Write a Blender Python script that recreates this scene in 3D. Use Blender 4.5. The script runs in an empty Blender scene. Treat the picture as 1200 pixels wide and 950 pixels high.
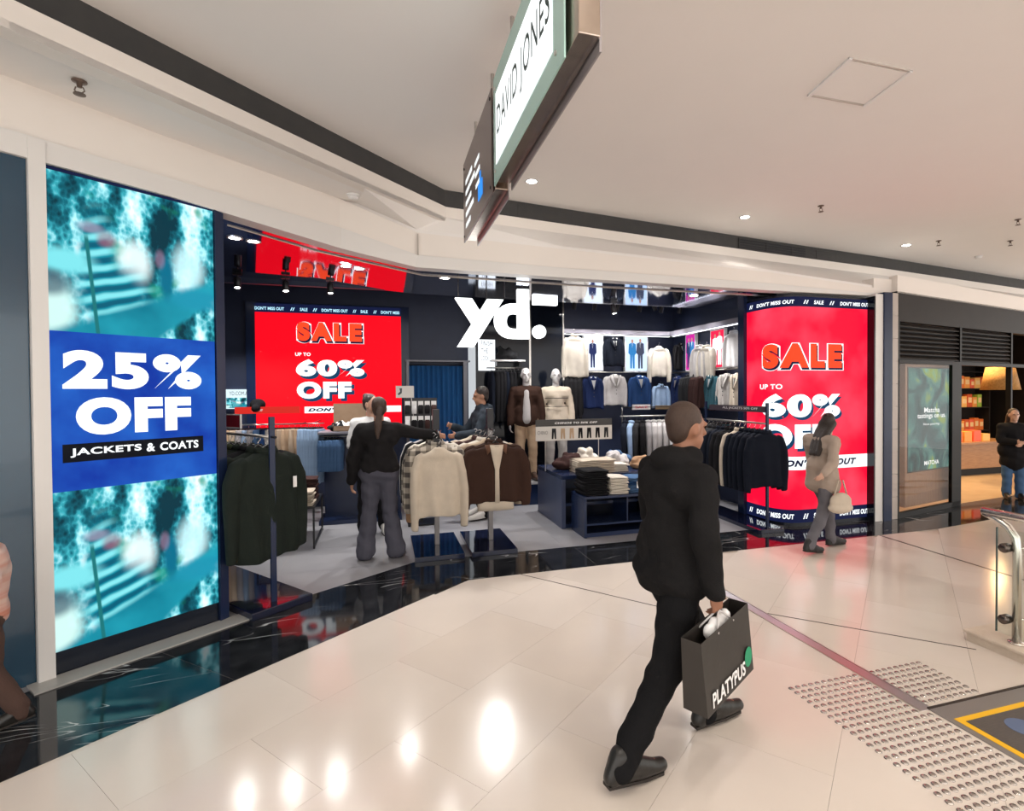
import bpy, bmesh, math, random
from mathutils import Vector, Matrix
random.seed(7)
SC = bpy.context.scene
COL = SC.collection
V3 = Vector

# ---------------------------------------------------------------- camera
F, CX, CY, H = 621.6, 632.7, 468.5, 1.70
YAW, PITCH, ROLL = math.radians(16.58), math.radians(.85), math.radians(.38)
_f0 = V3((math.sin(YAW), math.cos(YAW), 0)); _r0 = V3((math.cos(YAW), -math.sin(YAW), 0)); _u0 = V3((0, 0, 1))
CF = _f0*math.cos(PITCH) - _u0*math.sin(PITCH); _u = _u0*math.cos(PITCH) + _f0*math.sin(PITCH)
CR = _r0*math.cos(ROLL) - _u*math.sin(ROLL); CU = _r0*math.sin(ROLL) + _u*math.cos(ROLL)
CP = V3((0, 0, H))
cam = bpy.data.cameras.new('camera'); cam.sensor_width = 36; cam.sensor_fit = 'HORIZONTAL'
cam.lens = 36*F/1200; cam.shift_x = -(CX-600)/1200; cam.shift_y = (CY-475)/1200; cam.clip_start = .05
camo = bpy.data.objects.new('camera', cam); COL.objects.link(camo)
camo.matrix_world = Matrix(((CR.x, CU.x, -CF.x, 0), (CR.y, CU.y, -CF.y, 0), (CR.z, CU.z, -CF.z, H), (0, 0, 0, 1)))
SC.camera = camo

# ---------------------------------------------------------------- world, exposure
w = bpy.data.worlds.new('mall_ambience'); SC.world = w; w.use_nodes = True
w.node_tree.nodes['Background'].inputs[0].default_value = (1, .95, .905, 1)
w.node_tree.nodes['Background'].inputs[1].default_value = 2.1
SC.view_settings.view_transform = 'Standard'; SC.view_settings.look = 'None'
SC.view_settings.exposure = .22; SC.view_settings.gamma = 1; SC.view_settings.use_curve_mapping = False

# ---------------------------------------------------------------- pixel helpers (1200x950 frame)
def ray(px, py): return CF + CR*((px-CX)/F) - CU*((py-CY)/F)
def at_z(px, py, z=0):
    r = ray(px, py); return CP + r*((z-H)/r.z)
def at_y(px, py, y):
    r = ray(px, py); return CP + r*(y/r.y)
def at_x(px, py, x):
    r = ray(px, py); return CP + r*(x/r.x)
def at_d(px, py, dep): return CP + ray(px, py)*dep
PHI = math.radians(38.97)
LD = V3((math.cos(PHI), math.sin(PHI), 0)); LN = V3((LD.y, -LD.x, 0)); LO = at_z(545, 680)
def LP(s, off, z=0): return LO - LD*s + LN*off + V3((0, 0, z))
def at_left(px, py, off):
    r = ray(px, py); p = CP + r*(((LO+LN*off-CP).dot(LN))/r.dot(LN)); return -(p-LO).dot(LD), p.z

# ---------------------------------------------------------------- materials
MATS = {}
def nodes(m):
    m.use_nodes = True; nt = m.node_tree; return nt, nt.nodes['Principled BSDF']
def mat(name, col, rough=.5, metal=0, col2=None, scale=8, bump=0, bscale=60, spec=.5, coat=0, trans=0, stretch=None, alpha=1, ior=None):
    if name in MATS: return MATS[name]
    m = bpy.data.materials.new(name); nt, b = nodes(m); N, L = nt.nodes, nt.links
    b.inputs['Base Color'].default_value = (*col, 1); b.inputs['Roughness'].default_value = rough
    b.inputs['Metallic'].default_value = metal; b.inputs['Specular IOR Level'].default_value = spec
    b.inputs['Coat Weight'].default_value = coat; b.inputs['Transmission Weight'].default_value = trans
    if ior: b.inputs['IOR'].default_value = ior
    tc = None
    if col2 or bump:
        tc = N.new('ShaderNodeTexCoord'); mp = N.new('ShaderNodeMapping'); L.new(tc.outputs['Object'], mp.inputs[0])
        if stretch: mp.inputs['Scale'].default_value = stretch
    if col2:
        n = N.new('ShaderNodeTexNoise'); n.inputs['Scale'].default_value = scale; n.inputs['Detail'].default_value = 5
        L.new(mp.outputs[0], n.inputs['Vector'])
        r = N.new('ShaderNodeValToRGB'); r.color_ramp.elements[0].position = .3; r.color_ramp.elements[1].position = .7
        r.color_ramp.elements[0].color = (*col, 1); r.color_ramp.elements[1].color = (*col2, 1)
        L.new(n.outputs[0], r.inputs[0]); L.new(r.outputs[0], b.inputs['Base Color'])
    if bump:
        n2 = N.new('ShaderNodeTexNoise'); n2.inputs['Scale'].default_value = bscale; n2.inputs['Detail'].default_value = 3
        L.new(mp.outputs[0], n2.inputs['Vector'])
        bp = N.new('ShaderNodeBump'); bp.inputs['Strength'].default_value = bump; bp.inputs['Distance'].default_value = .01
        L.new(n2.outputs[0], bp.inputs['Height']); L.new(bp.outputs[0], b.inputs['Normal'])
    MATS[name] = m; return m
def em(name, col, st=1.0):
    if name in MATS: return MATS[name]
    m = bpy.data.materials.new(name); nt, b = nodes(m)
    b.inputs['Base Color'].default_value = (.004, .004, .004, 1); b.inputs['Roughness'].default_value = .45; b.inputs['Specular IOR Level'].default_value = .06
    b.inputs['Emission Color'].default_value = (*col, 1); b.inputs['Emission Strength'].default_value = st
    MATS[name] = m; return m
def cloth(name, c, k=.88, sc=9):
    return mat('cloth_'+name, c, .9, col2=tuple(x*k for x in c), scale=sc, bump=.35, bscale=140, spec=.1)
def glassy(name, col, alpha_mix=.88, rough=.02):
    if name in MATS: return MATS[name]
    m = bpy.data.materials.new(name); m.use_nodes = True; nt = m.node_tree; N, L = nt.nodes, nt.links
    N.remove(N['Principled BSDF']); out = N['Material Output']
    t = N.new('ShaderNodeBsdfTransparent'); t.inputs[0].default_value = (*col, 1)
    g = N.new('ShaderNodeBsdfGlossy'); g.inputs['Roughness'].default_value = rough
    lw = N.new('ShaderNodeLayerWeight'); pw = N.new('ShaderNodeMath'); pw.operation = 'POWER'; pw.inputs[1].default_value = 4; L.new(lw.outputs['Facing'], pw.inputs[0]); fr = N.new('ShaderNodeMath'); fr.operation = 'MULTIPLY_ADD'; fr.inputs[1].default_value = .28; fr.inputs[2].default_value = .02; L.new(pw.outputs[0], fr.inputs[0])
    mx = N.new('ShaderNodeMixShader'); L.new(fr.outputs[0], mx.inputs[0]); L.new(t.outputs[0], mx.inputs[1]); L.new(g.outputs[0], mx.inputs[2])
    L.new(mx.outputs[0], out.inputs[0]); MATS[name] = m; return m

# ---------------------------------------------------------------- mesh builder
def wm(o):
    M = o.matrix_basis.copy(); p = o.parent
    while p: M = p.matrix_basis @ M; p = p.parent
    return M
def tag(o, label, cat, group=None, kind=None):
    o['label'] = label; o['category'] = cat
    if group: o['group'] = group
    if kind: o['kind'] = kind
    return o
def struct(o, label=None, cat=None):
    o['kind'] = 'structure'
    if label: o['label'] = label
    if cat: o['category'] = cat
    return o
def empty(name, loc=(0, 0, 0), rz=0, label=None, cat=None, group=None):
    o = bpy.data.objects.new(name, None); COL.objects.link(o); o.location = loc; o.rotation_euler = (0, 0, rz)
    o.empty_display_size = .1
    if label: tag(o, label, cat, group)
    return o
_TX = {}
def text_mesh(s, off=0, shear=0, sp=1.0, res=3):
    k = (s, off, shear, sp, res)
    if k not in _TX:
        c = bpy.data.curves.new('t', 'FONT'); c.body = s; c.offset = off; c.shear = shear; c.resolution_u = res; c.space_character = sp
        c.align_x = 'CENTER'; c.space_line = .95
        o = bpy.data.objects.new('t', c); m = bpy.data.meshes.new_from_object(o)
        _TX[k] = ([(v.co.x, v.co.y) for v in m.vertices], [tuple(p.vertices) for p in m.polygons])
        bpy.data.meshes.remove(m); bpy.data.objects.remove(o); bpy.data.curves.remove(c)
    return _TX[k]
class MB:
    def __init__(s): s.v = []; s.f = []; s.uv = {}
    def add(s, vs, fs):
        b = len(s.v); s.v += [V3(v) for v in vs]; s.f += [tuple(b+i for i in f) for f in fs]; return s
    def box(s, x0, x1, y0, y1, z0, z1):
        return s.add([(x, y, z) for z in (z0, z1) for y in (y0, y1) for x in (x0, x1)],
                     [(0, 2, 3, 1), (4, 5, 7, 6), (0, 1, 5, 4), (2, 6, 7, 3), (0, 4, 6, 2), (1, 3, 7, 5)])
    def obox(s, c, sx, sy, sz, ax=None, ay=None, az=None):
        c = V3(c); ax = V3(ax or (1, 0, 0)); ay = V3(ay or (0, 1, 0)); az = V3(az or (0, 0, 1))
        return s.add([c+ax*(i*sx/2)+ay*(j*sy/2)+az*(k*sz/2) for k in (-1, 1) for j in (-1, 1) for i in (-1, 1)],
                     [(0, 2, 3, 1), (4, 5, 7, 6), (0, 1, 5, 4), (2, 6, 7, 3), (0, 4, 6, 2), (1, 3, 7, 5)])
    def prism(s, poly, z0, z1):
        n = len(poly); a = sum(poly[i][0]*poly[(i+1) % n][1]-poly[(i+1) % n][0]*poly[i][1] for i in range(n))
        if a < 0: poly = list(poly)[::-1]
        f0 = z0 if callable(z0) else (lambda i: z0)
        return s.add([(p[0], p[1], z0) for p in poly]+[(p[0], p[1], z1) for p in poly],
                     [tuple(range(n))[::-1], tuple(range(n, 2*n))]+[(i, (i+1) % n, n+(i+1) % n, n+i) for i in range(n)])
    def ribbon(s, A, B, t):
        # sheet between two 3-D polylines, thickened by the vector(s) t
        n = len(A); T = t if isinstance(t, list) else [t]*n
        A = [V3(a) for a in A]; B = [V3(b) for b in B]; T = [V3(x) for x in T]
        vs = A+B+[a+x for a, x in zip(A, T)]+[b+x for b, x in zip(B, T)]; fs = []
        for i in range(n-1):
            fs += [(i, i+1, n+i+1, n+i), (2*n+i+1, 2*n+i, 3*n+i, 3*n+i+1), (n+i, n+i+1, 3*n+i+1, 3*n+i), (i+1, i, 2*n+i, 2*n+i+1)]
        fs += [(0, n, 3*n, 2*n), (n-1, 3*n-1, 4*n-1, 2*n-1)]
        return s.add(vs, fs)
    def loft(s, rings, cap=True, closed=True):
        n = len(rings[0]); b = [p for r in rings for p in r]; fs = []
        for i in range(len(rings)-1):
            for j in range(n if closed else n-1):
                k = (j+1) % n; fs.append((i*n+j, i*n+k, (i+1)*n+k, (i+1)*n+j))
        if cap: fs += [tuple(range(n))[::-1], tuple(range((len(rings)-1)*n, len(rings)*n))]
        return s.add(b, fs)
    def tube(s, pts, r, seg=8, cap=True):
        P = [V3(p) for p in pts]; R = r if isinstance(r, (list, tuple)) else [r]*len(P); rings = []; up = None
        for i, p in enumerate(P):
            t = (P[min(i+1, len(P)-1)]-P[max(i-1, 0)]).normalized()
            if up is None: up = V3((0, 0, 1)) if abs(t.z) < .9 else V3((1, 0, 0))
            a = t.cross(up)
            if a.length < 1e-5: a = t.orthogonal()
            a.normalize(); b = a.cross(t); up = b
            rings.append([p+(a*math.cos(q)+b*math.sin(q))*R[i] for q in [2*math.pi*k/seg for k in range(seg)]])
        return s.loft(rings, cap)
    def ell(s, c, rad, axes=None, seg=12, rows=8):
        c = V3(c); A = axes or (V3((1, 0, 0)), V3((0, 1, 0)), V3((0, 0, 1))); rings = []
        for i in range(rows+1):
            t = math.pi*(.02+.96*i/rows); z = -math.cos(t); q = math.sin(t)
            rings.append([c+A[0]*(rad[0]*q*math.cos(a))+A[1]*(rad[1]*q*math.sin(a))+A[2]*(rad[2]*z) for a in [2*math.pi*k/seg for k in range(seg)]])
        return s.loft(rings)
    def lathe(s, c, prof, seg=16, axis=None, cap=True):
        c = V3(c); az = V3(axis or (0, 0, 1)).normalized(); ax = az.orthogonal().normalized(); ay = az.cross(ax)
        return s.loft([[c+az*z+(ax*math.cos(a)+ay*math.sin(a))*max(r, 1e-4) for a in [2*math.pi*k/seg for k in range(seg)]] for r, z in prof], cap)
    def cone(s, a, b, ra, rb, seg=10):
        # rounded cone between two joints
        a, b = V3(a), V3(b); t = b-a
        if t.length < 1e-5: t = V3((0, 0, 1e-4))
        t.normalize(); pts = []; rr = []
        for k in (-.98, -.7, -.35, 0): pts.append(a+t*(ra*k)); rr.append(ra*math.sqrt(1-k*k))
        for k in (0, .35, .7, .98): pts.append(b+t*(rb*k)); rr.append(rb*math.sqrt(1-k*k))
        ax = t.orthogonal().normalized(); ay = t.cross(ax)
        return s.loft([[p+(ax*math.cos(q)+ay*math.sin(q))*r for q in [2*math.pi*k/seg for k in range(seg)]] for p, r in zip(pts, rr)])
    def text(s, txt, fn, u0, u1, v0, v1, off=0, shear=0, sp=1.0, res=3, base=None, du=0, dv=0):
        # lettering fitted into a box of a surface fn(u, v)
        vs, fs = text_mesh(txt, off, shear, sp, res); bs, _ = text_mesh(txt, off if base is None else base, shear, sp, res)
        xs = [p[0] for p in bs]; ys = [p[1] for p in bs]; x0, x1, y0, y1 = min(xs), max(xs), min(ys), max(ys)
        return s.add([fn(u0+(x-x0)/(x1-x0)*(u1-u0)+du, v0+(y-y0)/(y1-y0)*(v1-v0)+dv) for x, y in vs], fs)
    def grid(s, fn, nu=1, nv=1):
        b = len(s.v); k = 0
        for j in range(nv+1):
            for i in range(nu+1):
                s.v.append(V3(fn(i/nu, j/nv))); s.uv[b+k] = (i/nu, j/nv); k += 1
        for j in range(nv):
            for i in range(nu):
                a = b+j*(nu+1)+i; s.f.append((a, a+1, a+nu+2, a+nu+1))
        return s
    def build(s, name, m, parent=None, smooth=False, bevel=0, local=False):
        me = bpy.data.meshes.new(name); o = bpy.data.objects.new(name, me); COL.objects.link(o); vs = s.v
        if parent is not None:
            o.parent = parent
            if not local:
                Mi = wm(parent).inverted(); vs = [Mi @ v for v in vs]
        elif not local:
            xs, ys, zs = [v.x for v in vs], [v.y for v in vs], [v.z for v in vs]
            o.location = ((min(xs)+max(xs))/2, (min(ys)+max(ys))/2, min(zs)); vs = [v-o.location for v in vs]
        me.from_pydata([tuple(v) for v in vs], [], s.f)
        if s.uv:
            ul = me.uv_layers.new(name='UVMap')
            for lp in me.loops: ul.data[lp.index].uv = s.uv.get(lp.vertex_index, (0, 0))
        if smooth: me.polygons.foreach_set('use_smooth', [True]*len(me.polygons))
        me.update()
        if m: me.materials.append(m)
        if bevel:
            bv = o.modifiers.new('bevel', 'BEVEL'); bv.width = bevel; bv.segments = 2; bv.limit_method = 'ANGLE'
        return o
def copy_tree(o, parent=None, mats=None):
    c = o.copy(); COL.objects.link(c); c.parent = parent
    for ch in list(o.children): copy_tree(ch, c)
    return c
def recolor(o, m):
    if o.material_slots:
        o.material_slots[0].link = 'OBJECT'; o.material_slots[0].material = m
    return o
def spot(loc, to, power, col=(1, .95, .88), size=1.2, blend=.6, rad=.04, parent=None, name='lamp'):
    l = bpy.data.lights.new(name, 'SPOT'); l.energy = power; l.color = col; l.spot_size = size; l.spot_blend = blend; l.shadow_soft_size = rad
    o = bpy.data.objects.new(name, l); COL.objects.link(o); d = V3(to)-V3(loc); M = d.to_track_quat('-Z', 'Y').to_matrix().to_4x4(); M.translation = V3(loc)
    if parent: o.parent = parent; M = wm(parent).inverted() @ M
    o.matrix_basis = M; return o
# ================================================================ MATERIALS OF THE PLACE
M_CEIL = mat('ceiling_plaster', (.86, .835, .81), .85, col2=(.85, .825, .80), scale=3)
M_FASC = mat('fascia_paint', (.83, .785, .735), .6, col2=(.82, .775, .725), scale=4)
M_FRAME = mat('frame_paint', (.74, .73, .71), .45)
M_BAND = mat('charcoal_band', (.032, .032, .033), .6, col2=(.042, .041, .04), scale=10)
M_NAVY = mat('navy_lacquer', (.010, .019, .055), .22, col2=(.012, .023, .065), scale=3, spec=.35)
M_NAVYW = mat('navy_wall', (.014, .022, .055), .5, col2=(.018, .028, .066), scale=5)
M_TEAL = mat('teal_panel', (.010, .045, .085), .18, col2=(.012, .055, .10), scale=2, coat=.5)
M_BLK = mat('black_metal', (.014, .014, .017), .35, metal=.3)
M_DARK = mat('dark_void', (.01, .011, .016), .6)
M_STEEL = mat('brushed_steel', (.62, .60, .57), .28, metal=1, col2=(.5, .48, .46), scale=30, stretch=(1, 12, 1))
M_MIRROR = mat('mirror_soffit', (.52, .56, .68), .06, metal=1)
M_SHOPF = mat('shop_concrete', (.30, .30, .315), .3, col2=(.25, .25, .27), scale=2.5, bump=.03, bscale=200)
M_STONE = mat('kerb_limestone', (.60, .51, .42), .45, col2=(.52, .43, .34), scale=18, bump=.2, bscale=80)
M_WHITE = mat('white_paint', (.82, .82, .82), .5)
M_GROUT = mat('grout', (.42, .36, .31), .7)
M_WOOD = mat('oak_wood', (.42, .22, .09), .45, col2=(.30, .145, .055), scale=6, stretch=(1, 1, 9))
M_LAMP = em('lamp_glow', (1, .94, .86), 30)
M_GLASS = glassy('clear_glass', (.95, .98, .97)); M_SMOKE = glassy('smoked_glass', (.90, .88, .86))
def tile_mat(name, c, c2):
    m = mat(name, c, .13, col2=c2, scale=2.2, spec=.55); nt = m.node_tree; N, L = nt.nodes, nt.links
    n = N.new('ShaderNodeTexNoise'); n.inputs['Scale'].default_value = 1.6; n.inputs['Detail'].default_value = 6
    g = N.new('ShaderNodeNewGeometry'); L.new(g.outputs['Position'], n.inputs['Vector'])
    mr = N.new('ShaderNodeMapRange'); mr.inputs['To Min'].default_value = .09; mr.inputs['To Max'].default_value = .22
    L.new(n.outputs[0], mr.inputs[0]); L.new(mr.outputs[0], nt.nodes['Principled BSDF'].inputs['Roughness']); return m
TILES = [tile_mat('limestone_%s' % k, c, tuple(x*.955 for x in c)) for k, c in (('a', (.70, .625, .555)), ('b', (.68, .60, .53)), ('c', (.715, .645, .575)), ('d', (.69, .61, .535)), ('e', (.705, .63, .565)))]
def marble():
    m = mat('black_marble', (.012, .014, .018), .06); nt, b = nodes(m); N, L = nt.nodes, nt.links
    g = N.new('ShaderNodeNewGeometry'); mp = N.new('ShaderNodeMapping'); L.new(g.outputs['Position'], mp.inputs[0])
    mp.inputs['Rotation'].default_value = (0, 0, -PHI-.25); mp.inputs['Scale'].default_value = (.45, 1.9, 1)
    def ridge(scale, width, det, off):
        n = N.new('ShaderNodeTexNoise'); n.inputs['Scale'].default_value = scale; n.inputs['Detail'].default_value = det; n.inputs['Distortion'].default_value = .4
        a = N.new('ShaderNodeVectorMath'); a.operation = 'ADD'; a.inputs[1].default_value = (off, off*2, 0); L.new(mp.outputs[0], a.inputs[0]); L.new(a.outputs[0], n.inputs['Vector'])
        s = N.new('ShaderNodeMath'); s.operation = 'SUBTRACT'; s.inputs[1].default_value = .5; L.new(n.outputs[0], s.inputs[0])
        ab = N.new('ShaderNodeMath'); ab.operation = 'ABSOLUTE'; L.new(s.outputs[0], ab.inputs[0])
        mr = N.new('ShaderNodeMapRange'); mr.inputs['From Min'].default_value = 0; mr.inputs['From Max'].default_value = width
        mr.inputs['To Min'].default_value = 1; mr.inputs['To Max'].default_value = 0; L.new(ab.outputs[0], mr.inputs[0]); return mr
    r1 = ridge(1.1, .004, 1.5, 3.1); r2 = ridge(1.9, .004, 2, 9.7)
    mk = N.new('ShaderNodeTexNoise'); mk.inputs['Scale'].default_value = 1.9; L.new(g.outputs['Position'], mk.inputs['Vector'])
    mm = N.new('ShaderNodeMapRange'); mm.inputs['From Min'].default_value = .52; mm.inputs['From Max'].default_value = .6; L.new(mk.outputs[0], mm.inputs[0])
    mx = N.new('ShaderNodeMath'); mx.operation = 'MAXIMUM'; L.new(r1.outputs[0], mx.inputs[0]); L.new(r2.outputs[0], mx.inputs[1])
    ml = N.new('ShaderNodeMath'); ml.operation = 'MULTIPLY'; L.new(mx.outputs[0], ml.inputs[0]); L.new(mm.outputs[0], ml.inputs[1])
    fine = N.new('ShaderNodeTexNoise'); fine.inputs['Scale'].default_value = 7; fine.inputs['Detail'].default_value = 8; L.new(g.outputs['Position'], fine.inputs['Vector'])
    cr = N.new('ShaderNodeValToRGB'); cr.color_ramp.elements[0].position = .35; cr.color_ramp.elements[0].color = (.008, .009, .011, 1)
    cr.color_ramp.elements[1].position = .75; cr.color_ramp.elements[1].color = (.028, .03, .034, 1); L.new(fine.outputs[0], cr.inputs[0])
    mc = N.new('ShaderNodeMix'); mc.data_type = 'RGBA'; L.new(ml.outputs[0], mc.inputs['Factor']); L.new(cr.outputs[0], mc.inputs['A']); mc.inputs['B'].default_value = (.62, .62, .62, 1)
    L.new(mc.outputs['Result'], b.inputs['Base Color']); return m
M_MARB = marble()

# ================================================================ FLOORS
fl = struct(MB().box(-9, 17, -6, 13, -.12, -.012).build('floor', TILES[1]))
# mall limestone slabs in running bond, set square to the angled shopfront
TW, TH = .92, .60
shapes = {}
def in_view(p):
    d = p-CP; z = d.dot(CF)
    if z < .3: return False
    x = CX+F*d.dot(CR)/z; y = CY-F*d.dot(CU)/z
    return -200 < x < 1400 and 440 < y < 1150
tile_me = None
for j in range(-12, 12):
    for i in range(-14, 12):
        s0 = i*TW+(j % 2)*TW*.42; o0 = j*TH+.02
        c = LO-LD*(s0+TW/2)+LN*(o0+TH/2)
        if c.y > 4.95 or c.y < .2 or o0+TH < .0 or not (in_view(c) or in_view(c+LD*.5) or in_view(c-LD*.5)): continue
        if tile_me is None:
            t = MB().add([(-TW/2+.0006, -TH/2+.0006, -.012), (TW/2-.0006, -TH/2+.0006, -.012), (TW/2-.0006, TH/2-.0006, -.012), (-TW/2+.0006, TH/2-.0006, -.012),
                          (-TW/2+.0006, -TH/2+.0006, 0), (TW/2-.0006, -TH/2+.0006, 0), (TW/2-.0006, TH/2-.0006, 0), (-TW/2+.0006, TH/2-.0006, 0)],
                         [(0, 3, 2, 1), (4, 5, 6, 7), (0, 1, 5, 4), (1, 2, 6, 5), (2, 3, 7, 6), (3, 0, 4, 7)]).build('tile', TILES[0], None, local=True)
            tile_me = t.data; o = t
        else:
            o = bpy.data.objects.new('tile', tile_me); COL.objects.link(o)
        o.parent = fl; o.matrix_basis = wm(fl).inverted() @ (Matrix.Translation(c) @ Matrix.Rotation(PHI, 4, 'Z'))
        recolor(o, TILES[random.randrange(5)])
# marble border: angled run and straight run, laid in slabs
mf = struct(MB().prism([LP(6, -.02)[:2], LP(0, -.02)[:2], (7, 4.79), (14, 6.2), (14, 7), (6.6, 5.5), (.3, 5.4), LP(6, -.85)[:2]], -.011, .0004).build('floor_marble_border', M_GROUT))
C_OUT, C_IN = LP(0, 0), V3((.33, 5.47, 0))
def slab(a, b, c, d): MB().prism([p[:2] for p in (a, b, c, d)], -.01, .0016).build('slab', M_MARB, mf)
NS = 6
sc_out = [LP(6-6*k/NS, 0) for k in range(NS)]+[C_OUT]
sc_in = [LP(5.75-5.45*k/NS, -.87) for k in range(NS)]+[C_IN]
for k in range(NS):
    e = (sc_out[k+1]-sc_out[k]).normalized()*.001
    slab(sc_out[k]+e, sc_out[k+1]-e, sc_in[k+1]-e, sc_in[k]+e)
rx = [LO.x, 2.0, 3.1, 4.2, 5.3, 6.45]; ix = [C_IN.x, 2.0, 3.1, 4.2, 5.3, 6.45]
for k in range(5): slab((rx[k]+.001, 4.79-.016*(k == 0)), (rx[k+1]-.001, 4.79), (ix[k+1]-.001, 5.46), (ix[k]+.001, 5.46))
TD = V3((math.cos(math.radians(10)), math.sin(math.radians(10)), 0))
for k in range(5):
    a = V3((6.452, 4.79, 0))+V3((1.3*k, .16*k, 0)); b = a+V3((1.298, .16, 0)); slab(a, b, b+V3((0, .75, 0)), a+V3((0, .75, 0)))
# shop floor in large concrete-look tiles
sf = struct(MB().prism([LP(3.4, -.87)[:2], C_IN[:2], (6.45, 5.46), (6.45, 8.7), (-3.2, 8.7), (-3.2, 5.0)], -.011, .0).build('floor_shop', M_GROUT))
st = None
for i in range(-3, 6):
    for j in range(0, 4):
        x0, y0 = i*.95, 5.46+j*.8
        poly = [(x0, y0), (x0+.948, y0), (x0+.948, y0+.798), (x0, y0+.798)]
        if j == 0 and x0 < .33:
            pass
        MB().prism(poly, -.01, .001).build('tile', M_SHOPF, sf)
# triangle of shop floor behind the angled front
MB().prism([LP(2.9, -.873)[:2], C_IN[:2], (-2.85, 5.458)], -.01, .001).build('tile', M_SHOPF, sf)
# grey sill strip in front of the left screen
struct(MB().prism([LP(1.5, -.78)[:2], LP(2.72, -.78)[:2], LP(2.72, -.94)[:2], LP(1.5, -.94)[:2]], 0, .012).build('trim_1', mat('sill_stone', (.42, .41, .39), .25)))
# steel and dark joint strips let into the mall floor
ex = MB().box(2.715, 2.785, 2.09, 4.25, -.004, .003).build('floor_channel', mat('polished_channel', (.66, .64, .68), .32, metal=1))
tag(ex, 'flat polished steel channel let into the cream floor, ending at the escalator plate', 'floor strip')
MB().box(2.706, 2.715, 2.09, 4.25, -.004, .005).build('edge_strip', M_STEEL, ex); MB().box(2.785, 2.794, 2.09, 4.25, -.004, .005).build('edge_strip', M_STEEL, ex)
def fstrip(a, b, wd, m, label):
    a, b = V3(a), V3(b); t = (b-a).normalized(); q = V3((-t.y, t.x, 0))*wd/2
    o = MB().prism([(a+q)[:2], (b+q)[:2], (b-q)[:2], (a-q)[:2]], -.003, .002).build('expansion_joint', m); return tag(o, label, 'floor joint')
M_JOINT = mat('joint_bronze', (.06, .045, .04), .35, metal=.6)
fstrip((5.56, 4.785, 0), (5.42, 2.7, 0), .022, M_JOINT, 'dark bronze expansion joint running from the marble border to the glass balustrade')
fstrip(at_z(607, 672), at_z(607, 672)+LN*1.75, .008, M_JOINT, 'hairline dark joint crossing the cream floor in front of the jacket stands')
fstrip(at_z(884, 716), at_z(1144, 761), .008, M_JOINT, 'hairline dark joint running from the steel channel to the stone kerb')

# ================================================================ CEILING, BULKHEAD AND FASCIA
CZ = 3.78
bpx = [(10, 0), (200, 91), (400, 186), (521, 243), (660, 263), (900, 297), (1035, 315), (1200, 339)]
BP = [at_z(x, y, 3.6) for x, y in bpx]
BP = [BP[0]+(BP[0]-BP[1]).normalized()*4]+BP+[BP[-1]+(BP[-1]-BP[-2]).normalized()*5]
def lift(P, z): return [V3((p.x, p.y, z)) for p in P]
inn = [V3((-.3, .5, 0))]*len(BP)
struct(MB().prism([(-9, -6)]+[(p.x, p.y) for p in BP]+[(17, -6)], CZ, CZ+.1).build('ceiling', M_CEIL))
struct(MB().box(-9, 17, -6, 13, 3.95, 4.0).build('ceiling_light_blocker', M_CEIL))  # unseen roof sheet added over everything to block world light from above
struct(MB().ribbon(lift(BP, 3.6), lift(BP, CZ), [V3((-.06, .1, 0))]*len(BP)).build('trim_2', M_BAND))
BP2 = [p+V3((.012, -.02, 0)) for p in BP]
struct(MB().ribbon(lift(BP2, 3.45), lift(BP2, 3.6), [V3((-.06, .1, 0))]*len(BP)).build('wall_bulkhead', M_FASC))
FY = 5.38; OFF = -.92
def lpt(px, py):
    s, z = at_left(px, py, OFF); return LP(s, OFF, z)
TEA0 = V3((6.50, 5.34, 0)); TEAD = V3((math.cos(math.radians(12)), math.sin(math.radians(12)), 0)); TEAN = V3((TEAD.y, -TEAD.x, 0))
def TP(t, off, z): return TEA0+TEAD*t+TEAN*off+V3((0, 0, z))
ftop = [lpt(0, 84), lpt(200, 160), lpt(400, 232), at_y(490, 272, FY), at_y(660, 291, FY), at_y(900, 318, FY), at_y(1035, 338, FY)]
ftop = [ftop[0]+(ftop[0]-ftop[1]).normalized()*4]+ftop+[V3((TP(2.8, 0, 0).x, TP(2.8, 0, 0).y, 3.14)), V3((TP(7, 0, 0).x, TP(7, 0, 0).y, 3.14))]
lip = lift(BP2, 3.45); lip = lip[:8]+[lip[8], lip[9]]
struct(MB().ribbon([p-LN*.06 if i < 4 else p+V3((0, .06, 0)) for i, p in enumerate(ftop)], lip, V3((0, 0, .04))).build('ceiling_soffit', M_CEIL))
# fascia: upper wall and proud lower beam with a shadow gap
spx = [(0, 147), (200, 208), (400, 266), (490, 298), (660, 313), (900, 331), (1035, 344)]
hpx = [(0, 176), (200, 230), (400, 291), (488, 313), (660, 325), (900, 340), (1035, 347)]
def fpts(pp): return [lpt(*pp[0]), lpt(*pp[1]), lpt(*pp[2])]+[at_y(x, y, FY) for x, y in pp[3:]]
seam, head = fpts(spx), fpts(hpx)
def ext(P): return [P[0]+(P[0]-P[1]).normalized()*4]+P
seam, head = ext(seam), ext(head)
back = [V3((-LN.x, -LN.y, 0))*.10]*4+[V3((0, .1, 0))]*4
struct(MB().ribbon([p+b*.2 for p, b in zip(seam, back)], [p+b*.2 for p, b in zip(ftop[:8], back)], back).build('wall_fascia', M_FASC))
struct(MB().ribbon(head, [p-V3((0, 0, .006)) for p in seam], [b*1.5 for b in back]).build('trim_3', M_FRAME))
# vertical shadow joint at the corner of the fascia
struct(MB().box(6.18, 6.62, 5.42, 5.6, 2.93, 3.16).build('wall_fascia_return', M_FASC))
c0 = at_y(490, 298, FY-.001); c1 = at_y(490, 274, FY-.001)
struct(MB().box(c0.x-.004, c0.x+.004, FY-.006, FY+.02, c0.z, c1.z).build('trim_4', mat('joint_shadow', (.5, .46, .42), .7)))
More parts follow.
